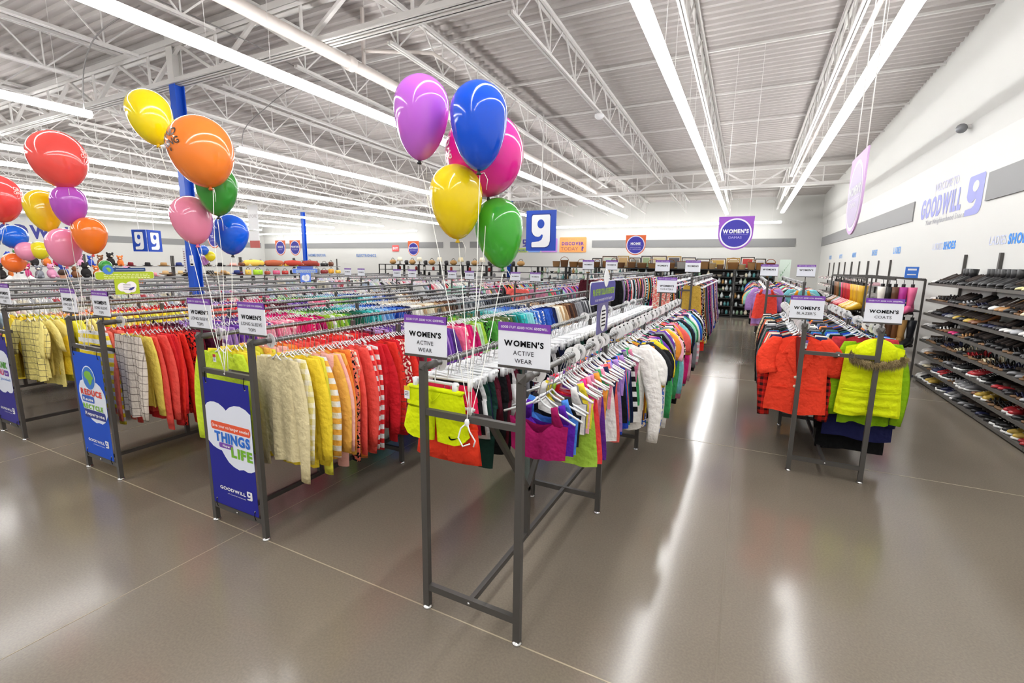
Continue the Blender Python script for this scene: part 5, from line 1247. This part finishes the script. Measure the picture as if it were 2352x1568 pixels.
def far_wall_shelves():
    i = 0
    for y in (14.3, 16.7, 19.1, 21.5):
        i += 1
        t = thing('wall_shelf_unit', 'pale shelf unit of small shoes, %s past the boot rack' % ordw(i), 'shelf unit', (0, y, 0), 0, 'far shelf units along the shoe wall')
        for z in (.1, .5, .85, 1.15, 1.42): MB().box(2.66, 3.06, .01, 2.37, z-.02, z).build('shelf', flat('#bcbab8', .5), t)
        for yy in (.02, 1.2, 2.36): MB().box(3.06, 3.095, yy-.012, yy+.012, 0, 2.05).build('upright', M_RACK, t)
    rs = random.Random(9); vs = []; V = []; F = []; MI = []; CC = []; base = 0
    P = shoe_parts('flat'); pv = np.array(sum([m.v for _, m, _ in P], [])); b = 0; pf = []
    for _, m, _ in P: pf += [tuple(q+b for q in f) for f in m.f]; b += len(m.v)
    for y0 in (14.3, 16.7, 19.1, 21.5):
        for z in (.1, .5, .85, 1.15, 1.42):
            y = y0+.08
            while y < y0+2.32:
                a = PI+rs.uniform(-.3, .3); c, s = math.cos(a), math.sin(a); q = pv.copy(); q[:, 0], q[:, 1] = pv[:, 0]*c-pv[:, 1]*s+2.95, pv[:, 0]*s+pv[:, 1]*c+y; q[:, 2] = pv[:, 2]*1.3+z
                V.append(q); F += [tuple(x+base for x in f) for f in pf]; base += len(pv)
                CC.append(np.tile(np.array(lin(rs.choice(['#e8e4de', '#d8d2cc', '#b8b2ae', '#e0b8c0', '#8f8a88', '#f0ece8', '#c8c0b8', '#605c5c', '#e8dcd0']))), (len(pv), 1))); y += .11
    me = bpy.data.meshes.new('small_shoes'); me.from_pydata(np.concatenate(V).tolist(), [], F); me.materials.append(CL_STUFF)
    ca = me.color_attributes.new('Col', 'FLOAT_COLOR', 'POINT'); ca.data.foreach_set('color', np.concatenate(CC).astype(np.float32).ravel()); me.update()
    o = bpy.data.objects.new('small_shoes', me); C.objects.link(o); o['kind'] = 'stuff'; o['label'] = 'pale small shoes filling the far wall shelves'
far_wall_shelves()

# ------------------------------------------------------------------ housewares shelves at the back
def basket(parent_mb=None): pass
def backshelves():
    Y = 18.6; D = .5; N = 14; x = .86; rs = random.Random(21)
    lev = [.12, .42, .7, .97, 1.22, 1.47]
    for i in range(N):
        x1 = .86-i*1.28; x0 = x1-1.26
        t = thing('display_shelf', 'black steel housewares shelf, %s from the shoe wall' % ordw(i+1), 'shelf unit', (x0, Y, 0), 0, 'black housewares shelves')
        for z in lev: MB().box(0, 1.26, 0, D, z-.025, z).build('shelf', M_BLACK, t)
        MB().box(0, 1.26, 0, D, 1.7, 1.735).build('top_shelf', M_BLACK, t)
        for xx in (.02, 1.24):
            for yy in (.02, D-.02): MB().box(xx-.022, xx+.022, yy-.022, yy+.022, 0, 1.7).build('post', M_BLACK, t)
        MB().box(0, 1.26, .02, D, 0, .06).build('plinth', M_BLACK, t)
        if i < 4: MB().box(.04, 1.22, D-.03, D-.015, .06, 1.7).build('back_panel', flat('#3a3836', .6), t)
    jar = thing('glass_jar', '', 'jar'); MB().mt(0, True).lathe([(.03, 0), (.042, .01), (.044, .1), (.03, .125), (.03, .14)], 12).build('body', M_SHOE, jar); MB().mt(0, True).lathe([(.033, .138), (.033, .158), (0, .16)], 12).build('lid', flat('#8f9a9c', .3, metal=.7), jar)
    bowl = thing('bowl', '', 'bowl'); MB().mt(0, True).lathe([(.03, 0), (.06, .02), (.085, .065), (.09, .07), (.08, .065), (.05, .02), (0, .012)], 16).build('body', M_SHOE, bowl); MB().mt(0, True).lathe([(.028, -.002), (.034, 0), (.03, .008)], 12).build('foot', flat('#d8d2c6', .3), bowl)
    vase = thing('vase', '', 'vase'); MB().mt(0, True).lathe([(.03, 0), (.05, .03), (.06, .09), (.03, .16), (.024, .19), (.035, .21)], 14).build('body', M_SHOE, vase); MB().mt(0, True).lathe([(.034, .205), (.038, .212), (.034, .218)], 14).build('rim', flat('#9aa8a8', .2), vase)
    kinds = [(jar, 'jar'), (bowl, 'bowl'), (vase, 'vase')]; used = set()
    GC = [('clear', '#cfd8d8'), ('white', '#ece9e2'), ('pale green', '#9fc0a0'), ('amber', '#b98a4a'), ('clear', '#c4cfd2'), ('dark grey', '#4a4a4c'), ('teal', '#4f8f92'), ('cream', '#e3d9c0'), ('clear', '#d6dede'), ('white', '#f0eeea')]
    for li, z in enumerate(lev):
        xx = .74; i = 0
        while xx > (-2.0 if li < 2 else -3.4 if li == 2 else -8.6):
            i += 1
            k, nm = kinds[0 if li in (0, 1) and rs.random() < .7 else rs.randrange(3)]
            cn, hx = rs.choice(GC); lab = '%s %s, %s from the shoe wall on the %s housewares shelf from floor' % (cn, nm, ordw(i), ordw(li+1)); p = (xx, Y+.1+rs.uniform(0, .06), z)
            if k.name not in used: used.add(k.name); k.location = p; k['label'] = lab; k['group'] = nm+'s on the back shelves'; kids(k)[0].color = lin(hx)
            else: dup(k, p, rs.random()*6, lab, nm+'s on the back shelves', lin(hx))
            xx -= rs.uniform(.1, .15) if k is not bowl else .19
    # baskets on the top shelf
    wm = []
    for h in ('#b37c3e', '#c8955a', '#8a5a30', '#9c6a3c', '#d9b47c', '#e4e0d8', '#a8502c'):
        m = mat('wicker', h, .75); tc = nd(m, 'ShaderNodeTexCoord'); w = nd(m, 'ShaderNodeTexWave'); w.inputs['Scale'].default_value = 40; w.inputs['Distortion'].default_value = 2; w.bands_direction = 'Z'
        lk(m, tc.outputs['Object'], w.inputs['Vector']); bp = nd(m, 'ShaderNodeBump'); bp.inputs['Distance'].default_value = .01; lk(m, w.outputs['Fac'], bp.inputs['Height']); lk(m, bp.outputs['Normal'], bsdf(m).inputs['Normal']); wm.append(m)
    nm = ('golden', 'tan', 'dark brown', 'brown', 'straw', 'white', 'rust')
    xx = .7; i = 0
    while xx > -7.6:
        i += 1; k = rs.randrange(7) if xx < -.3 else (4, 6, 0, 1)[i % 4]; r = rs.uniform(.12, .2); hh = rs.uniform(.16, .28)
        t = thing('wicker_basket', '%s wicker basket, %s from the shoe wall on top of the black shelves' % (nm[k], ordw(i)), 'basket', (xx, Y+.18, 1.735), rs.uniform(-.3, .3), 'baskets on top of the black shelves')
        MB().mt(0, True).lathe([(r*.8, 0), (r*.85, .01), (r, hh), (r*1.04, hh+.012), (r*.94, hh), (r*.76, .03), (0, .025)], 18, sy=.8).build('body', wm[k], t)
        MB().mt(0, True).lathe([(r*1.0, hh-.012), (r*1.06, hh), (r*1.0, hh+.014)], 18, sy=.8).build('rim', wm[(k+1) % 7], t)
        if i % 2: MB().mt(0, True).tube([(r*math.cos(a), 0, hh+r*.85*math.sin(a)) for a in [PI*j/10 for j in range(11)]], .011, 6).build('handle', wm[k], t)
        xx -= r*2+rs.uniform(.01, .05)
    # framed pictures leaning behind them
    PC = ['#c8ccd4', '#c03a34', '#b8a47a', '#c8a24a', '#d8dde2', '#cfd6cc', '#5a5a60', '#e0d6a8', '#9fb48a', '#8c8c84', '#d2b078', '#c8d8c8']
    xx = .55
    for i in range(13):
        w = rs.uniform(.32, .62); h = rs.uniform(.36, .48)
        t = thing('framed_picture', '%s framed picture leaning, %s from the shoe wall' % (('black', 'thin black', 'gold', 'dark wood')[i % 4], ordw(i+1)), 'picture', (xx-w/2, Y+.47, 1.735), 0, 'framed pictures above the baskets')
        f = flat(('#1c1b1b', '#242322', '#b08d3c', '#4a3022')[i % 4], .4); q = MB(); e = .03
        for a, b, c, d in ((-w/2, w/2, 0, e), (-w/2, w/2, h-e, h), (-w/2, -w/2+e, e, h-e), (w/2-e, w/2, e, h-e)): q.box(a, b, -.02, .01, c, d)
        q.build('frame', f, t); MB().box(-w/2+e, w/2-e, -.008, .005, e, h-e).build('mount', flat('#ece8de', .6), t)
        g = MB(); g.box(-w/2+e*2.2, w/2-e*2.2, -.0095, -.008, e*2.2, h-e*2.2).build('print', flat(PC[i % 12], .5), t)
        xx -= w+.02
    # toasters, lamps and tins further along
    lamp = None; xx = -9.0; i = 0
    while xx > -16.6:
        i += 1; ty = i % 3
        if ty == 0:
            c = rs.choice(['#e6d6a8', '#d9c48a', '#f0e6cc'])
            t = thing('table_lamp', 'table lamp with a cream shade, %s along the far part of the black shelves' % ordw(i), 'lamp', (xx, Y+.2, 1.735), 0, 'lamps on the black shelves')
            MB().mt(0, True).lathe([(.08, 0), (.08, .015), (.02, .03), (.03, .1), (.015, .16)], 12).build('base', flat('#4a3a2c', .4), t); MB().mt(0, True).lathe([(.15, .15), (.09, .36)], 16).build('lamp_shade', flat(c, .8), t)
        elif ty == 1:
            t = thing('soft_bag', '%s bag lying, %s along the far part of the black shelves' % (('brown', 'tan', 'mustard')[i % 3], ordw(i)), 'bag', (xx, Y+.2, 1.735), 0, 'bags on the black shelves')
            c = ('#6a4a2c', '#b48a52', '#d89a3a')[i % 3]; MB().mt(0, True).ball((0, 0, .11), .19, .13, .12, 12).build('body', flat(c, .7), t); MB().mt(0, True).tube([(.1*math.cos(a), 0, .18+.12*math.sin(a)) for a in [PI*j/8 for j in range(9)]], .012, 6).build('handle', flat('#3a2a1c', .6), t)
        else:
            t = thing('kitchen_appliance', 'black kitchen appliance, %s along the far part of the black shelves' % ordw(i), 'appliance', (xx, Y+.2, 1.735), 0, 'appliances on the black shelves')
            MB().mt(0, True).lathe([(.08, 0), (.09, .02), (.09, .16), (.07, .2)], 14).build('body', flat('#232225', .3), t); MB().box(-.12, -.07, -.02, .02, .06, .17).build('handle', flat('#151416', .4), t)
        xx -= rs.uniform(.36, .46)
    for i in range(26):
        t = thing('storage_tin', '%s tin, %s along the upper far shelves' % (('black', 'white', 'grey', 'red')[i % 4], ordw(i+1)), 'tin', (-9.8-i*.26, Y+.15, 1.46 if i % 2 else 1.2), 0, 'tins on the far shelves')
        MB().mt(0, True).lathe([(.06, 0), (.06, .16), (.05, .17), (0, .172)], 12).build('body', flat(('#1e1d1f', '#dcdad6', '#8a8a8e', '#b03a34')[i % 4], .4), t); MB().mt(0, True).lathe([(.02, .17), (.022, .19), (0, .195)], 8).build('knob', M_GLIDE, t)
    t = thing('leaning_panel', 'pale green leaf printed panel at the end of the black shelves', 'panel', (1.1, Y+.3, 0)); MB().box(-.12, .22, 0, .02, 1.3, 2.1).build('panel', flat('#d6e6da', .5), t); MB().box(-.01, .02, .0, .02, 0, 1.3).build('stand', M_RACK, t)
    l = MB()
    for k in range(6): l.plate([(-.06+.04*k, 1.5+.08*k), (-.02+.04*k, 1.58+.08*k), (-.06+.05*k, 1.62+.08*k)], (0, -.002, 0), UX, UZ)
    l.build('leaf_print', flat('#7fb08a', .5), t)
backshelves()

# ------------------------------------------------------------------ accessories on the far side: hats, plush toys, bags
def accessories():
    X = -17.0; rs = random.Random(33)
    for i in range(5):
        y = 4.4+i*2.42
        t = thing('accessory_shelf', 'long grey accessory shelf, %s along the far side' % ordw(i+1), 'shelf unit', (X, y, 0), 0, 'accessory shelves')
        for z in (.3, .8, 1.28): MB().box(-.6 if z > 1 else -.3, .3, 0, 2.4, z-.025, z).build('shelf', flat('#8e8d8c', .5), t)
        MB().box(-.9, -.5, 0, 2.4, 1.575, 1.6).build('top_shelf', flat('#8e8d8c', .5), t)
        for yy in (.02, 2.38):
            MB().box(-.03, .03, yy-.02, yy+.02, 0, 1.28).build('upright', M_RACK, t); MB().box(-.72, -.68, yy-.02, yy+.02, 0, 1.95).build('upright', M_RACK, t)
    def plush(p, c, lab, s=1):
        t = thing('plush_toy', lab, 'soft toy', p, rs.uniform(-1, 1), 'plush toys on the accessory shelves')
        b = MB().mt(0, True).ball((0, 0, .12*s), .11*s, .1*s, .13*s, 12); b.build('body', flat(c, .95), t)
        h = MB().mt(0, True).ball((0, 0, .3*s), .085*s, .08*s, .08*s, 12).build('head', flat(c, .95), t)
        for sx in (-1, 1):
            MB().mt(0, True).ball((0, sx*.07*s, .37*s), .02*s, .03*s, .03*s, 8).build('ear', flat(c, .95), h); MB().mt(0, True).ball((.1*s, sx*.07*s, .05*s), .06*s, .04*s, .04*s, 8).build('foot', flat(c, .95), t)
            MB().mt(0, True).ball((.075*s, sx*.03*s, .32*s), .012*s, n=6).build('eye', M_INK, h)
        MB().mt(0, True).ball((.08*s, 0, .285*s), .03*s, .035*s, .025*s, 8).build('muzzle', flat('#efe2cc', .9), h)
    PL = [('brown', '#8a5a38'), ('blue', '#3a54b4'), ('white', '#ece8e4'), ('pink', '#e8a0c0'), ('yellow', '#e8d040'), ('grey', '#8c9098'), ('magenta', '#c83a78'), ('teal', '#3f9a9a'), ('orange', '#e8803a'), ('lilac', '#c0a0d8'), ('black', '#2a2828'), ('red', '#b83238')]
    for i in range(26):
        cn, h = PL[(i*5+i//7) % 12]; top = i % 2
        plush((X-.7 if top else X-.1, 4.6+i*.125, 1.6 if top else 1.28), h, '%s plush toy, %s along the accessory shelves' % (cn, ordw(i+1)), rs.uniform(.8, 1.15))
    def hat(p, c, lab, r=.2):
        t = thing('hat', lab, 'hat', p, rs.uniform(-1, 1), 'hats on the accessory shelves'); t.rotation_euler.x = rs.uniform(-.15, .15)
        MB().mt(0, True).lathe([(.0, .012), (r*.6, .012), (r, .03), (r*1.02, .026), (r*.6, .0), (0, 0)], 20, sx=1, sy=.85).build('brim', flat(c, .8), t)
        MB().mt(0, True).lathe([(r*.52, .01), (r*.5, .09), (r*.42, .125), (r*.2, .12), (0, .115)], 18, sy=.85).build('crown', flat(c, .8), t)
        MB().mt(0, True).lathe([(r*.53, .015), (r*.53, .04), (r*.52, .042)], 18, sy=.85).build('band', flat('#2a2220', .7), t)
    HC = [('dark red', '#7a1622'), ('blush pink', '#e8b0a4'), ('pink', '#e89aa0'), ('black', '#1c1a1a'), ('straw', '#c8a878'), ('brown', '#4a3226'), ('tan', '#b08a58'), ('straw', '#d8bc8a'), ('black', '#232021'), ('navy blue', '#2a3a7a')]
    for i in range(22):
        cn, h = HC[i % 10]; top = i % 3 == 0
        hat((X-.72 if top else X-.1+rs.uniform(-.1, .1), 8.0+i*.16, 1.6 if top else 1.285+(.05 if i % 3 == 1 else 0)), h, '%s brimmed hat, %s along the accessory shelves' % (cn, ordw(i+1)), rs.uniform(.17, .24))
    BC = [('yellow', '#e8c04a'), ('rust', '#a8482c'), ('red', '#b8322c'), ('brown', '#6a3a22'), ('grey', '#6a6a6a'), ('mustard', '#e0a030'), ('lime', '#a8d82c'), ('pink', '#d85a80'), ('black', '#1e1c1c'), ('cream', '#e8dcc0'), ('dark red', '#8a2a28')]
    for i in range(24):
        cn, h = BC[(i*3) % 11]; top = i % 2
        t = thing('handbag', '%s handbag, %s along the accessory shelves' % (cn, ordw(i+1)), 'bag', (X-.7 if top else X-.05, 11.5+i*.2, 1.6 if top else 1.28), rs.uniform(-.4, .4)+PI/2, 'handbags on the accessory shelves')
        w = rs.uniform(.1, .19); hh = rs.uniform(.14, .22); b = MB().mt(0, True); loft(b, [-w, -w*.9, 0, w*.9, w], [.03, .07, .08, .07, .03], [0]*5, [hh*.85, hh, hh*.95, hh, hh*.85], 12); b.build('body', flat(h, .6), t)
        MB().mt(0, True).tube([(w*.6*math.cos(a), 0, hh*.9+.1*math.sin(a)) for a in [PI*j/8 for j in range(9)]], .009, 6).build('strap', flat('#3a2820', .6), t)
        MB().box(-.02, .02, -.086, -.07, hh*.5, hh*.62).build('clasp', M_GLIDE, t)
    for i in range(4):
        t = thing('bolster', '%s bolster cushion lying on the top accessory shelf, %s from the front' % (('yellow', 'rust', 'red', 'dark red')[i], ordw(i+1)), 'cushion', (X-.7, 12.2+i*.9, 1.6), 0, 'bolsters on the top shelf')
        c = ('#eec452', '#b05a3a', '#b23a2a', '#96382c')[i]; MB().mt(0, True).tube([(0, -.42, .12), (0, -.36, .12), (0, 0, .13), (0, .36, .12), (0, .42, .12)], [.05, .11, .13, .11, .05], 14).build('cover', flat(c, .85), t)
        for s in (-1, 1): MB().mt(0, True).tube([(0, s*.42, .12), (0, s*.46, .12)], [.03, .045], 10).build('tie_end', flat(c, .85), t)
    # white sheet ghost costume and an orange and blue costume hanging by the shelf
    t = thing('ghost_costume', 'white hooded ghost costume hanging beside the accessory shelf', 'costume', (-15.6, 4.75, 0))
    b = MB().mt(0, True).lathe([(.3, .55), (.27, .8), (.24, 1.1), (.2, 1.3), (.13, 1.42), (.14, 1.55), (.1, 1.66), (0, 1.7)], 16, sy=.7); b.build('sheet', flat('#efeeea', .9), t)
    f = MB()
    for sy in (-.045, .045): f.plate(circ(sy, 1.55, .024, 12, .034), (.132, 0, 0), (0, 1, 0), UZ)
    f.plate(circ(.0, 1.47, .04, 12, .018), (.135, 0, 0), (0, 1, 0), UZ); f.build('face_print', M_INK, t)
    for s in (-1, 1): MB().mt(0, True).tube([(0, s*.14, 1.36), (.05, s*.26, 1.25), (.08, s*.32, 1.12)], [.07, .06, .07], 10).build('arm', flat('#efeeea', .9), t)
    MB().tube([(0, 0, 1.7), (0, 0, 1.78)], .006, 6).build('hook', M_HOOK, t)
    t = thing('pumpkin_costume', 'orange costume with a blue hood beside the ghost costume', 'costume', (-15.7, 4.2, 0))
    MB().mt(0, True).lathe([(.22, .75), (.3, .95), (.3, 1.2), (.2, 1.4)], 16, sy=.7).build('body', flat('#ee6a24', .85), t); MB().mt(0, True).ball((0, 0, 1.52), .2, .18, .15, 14).build('hood', flat('#2a50b4', .85), t)
    f = MB()
    for pts in ([(-.09, 1.2), (-.03, 1.2), (-.06, 1.26)], [(.03, 1.2), (.09, 1.2), (.06, 1.26)], [(-.1, 1.1), (0, 1.06), (.1, 1.1), (0, 1.03)]): f.plate(pts, (.31, 0, 0), (0, 1, 0), UZ)
    f.build('face_print', M_INK, t)
    t = thing('toucan_costume', 'black costume with green and orange wings hanging by the accessory shelf', 'costume', (-15.6, 7.0, 0))
    MB().mt(0, True).lathe([(.18, .8), (.22, 1.0), (.2, 1.25), (.12, 1.42), (.13, 1.52), (0, 1.62)], 14, sy=.7).build('body', flat('#221f22', .9), t)
    for s, c in ((-1, '#2f8a4a'), (1, '#ee8a2a')): MB().mt(0, True).ball((0, s*.22, 1.25), .06, .09, .22, 10).build('wing', flat(c, .9), t)
    MB().box(-.02, .02, -.02, .02, 0, .85).build('stand', M_RACK, t)
accessories()
def person():
    """a shopper behind the racks, only head and shoulders in view"""
    import bmesh
    J = {'pel': ((0, 0, .84), .13), 'spn': ((0, 0, 1.02), .125), 'chs': ((.01, 0, 1.2), .14), 'nek': ((.02, 0, 1.34), .055), 'hd0': ((.03, 0, 1.41), .07), 'hd1': ((.035, 0, 1.49), .088), 'hd2': ((.02, 0, 1.56), .06)}
    E = [('pel', 'spn'), ('spn', 'chs'), ('chs', 'nek'), ('nek', 'hd0'), ('hd0', 'hd1'), ('hd1', 'hd2')]
    for s, n in ((-1, 'a'), (1, 'b')):
        J.update({'sh'+n: ((0, s*.17, 1.26), .06), 'el'+n: ((-.02, s*.23, 1.0), .045), 'wr'+n: ((.12, s*.2, .86), .034), 'ha'+n: ((.19, s*.19, .84), .03), 'hp'+n: ((0, s*.09, .78), .09), 'kn'+n: ((.03, s*.1, .44), .06), 'an'+n: ((0, s*.1, .09), .042), 'to'+n: ((.16, s*.12, .04), .036)})
        E += [('chs', 'sh'+n), ('sh'+n, 'el'+n), ('el'+n, 'wr'+n), ('wr'+n, 'ha'+n), ('pel', 'hp'+n), ('hp'+n, 'kn'+n), ('kn'+n, 'an'+n), ('an'+n, 'to'+n)]
        for f in range(5): k = 'f%d%s' % (f, n); J[k] = ((.25 if f else .2, s*(.165+.016*f) if f else s*.15, .81 if f else .83), .0095); E.append(('ha'+n, k))
    ks = list(J); me = bpy.data.meshes.new('person'); me.from_pydata([J[k][0] for k in ks], [(ks.index(a), ks.index(b)) for a, b in E], [])
    o = bpy.data.objects.new('person', me); C.objects.link(o); o.location = (-15.25, 5.42, -.05); o.rotation_euler.z = PI*.8
    sk = o.modifiers.new('Skin', 'SKIN'); me.skin_vertices.new() if not me.skin_vertices else None
    for i, k in enumerate(ks): me.skin_vertices[0].data[i].radius = (J[k][1], J[k][1])
    me.skin_vertices[0].data[0].use_root = True
    o.modifiers.new('Subdivision', 'SUBSURF').levels = 2; o.modifiers['Subdivision'].render_levels = 2
    me.materials.append(M_SKIN)
    tag(o, 'shopper with short brown hair and a dark top, mostly hidden behind the racks', 'person')
    MB().mt(0, True).ball((.015, 0, 1.525), .105, .094, .08, 16).build('hair', flat('#4a3326', .8), o)
    s = MB().mt(0, True); s.lathe([(.2, .72), (.19, 1.0), (.21, 1.2), (.15, 1.3), (.08, 1.36)], 18, sx=.78, sy=1); s.build('dark_top', flat('#2c3a34', .85), o)
    for q in (-1, 1): MB().mt(0, True).tube([(0, q*.15, 1.26), (-.01, q*.2, 1.13), (-.02, q*.235, 1.0)], [.075, .068, .06], 10).build('sleeve', flat('#2c3a34', .85), o); MB().mt(0, True).ball((.05, q*.082, 1.475), .012, .014, .028, 8).build('ear', M_SKIN, o); MB().mt(0, True).ball((.118, q*.032, 1.5), .012, .013, .009, 8).build('eye', M_INK, o)
    MB().mt(0, True).tube([(.115, 0, 1.5), (.14, 0, 1.468), (.122, 0, 1.455)], [.01, .016, .01], 8).build('nose', M_SKIN, o); MB().mt(0, True).tube([(.108, -.025, 1.425), (.118, 0, 1.423), (.108, .025, 1.425)], .006, 6).build('mouth', flat('#a85a50', .5), o)
    for q in (-1, 1): MB().mt(0, True).tube([(0, q*.09, .86), (.02, q*.1, .5), (0, q*.1, .12)], [.115, .09, .075], 12).build('trouser_leg', flat('#2a2f40', .85), o)
person()
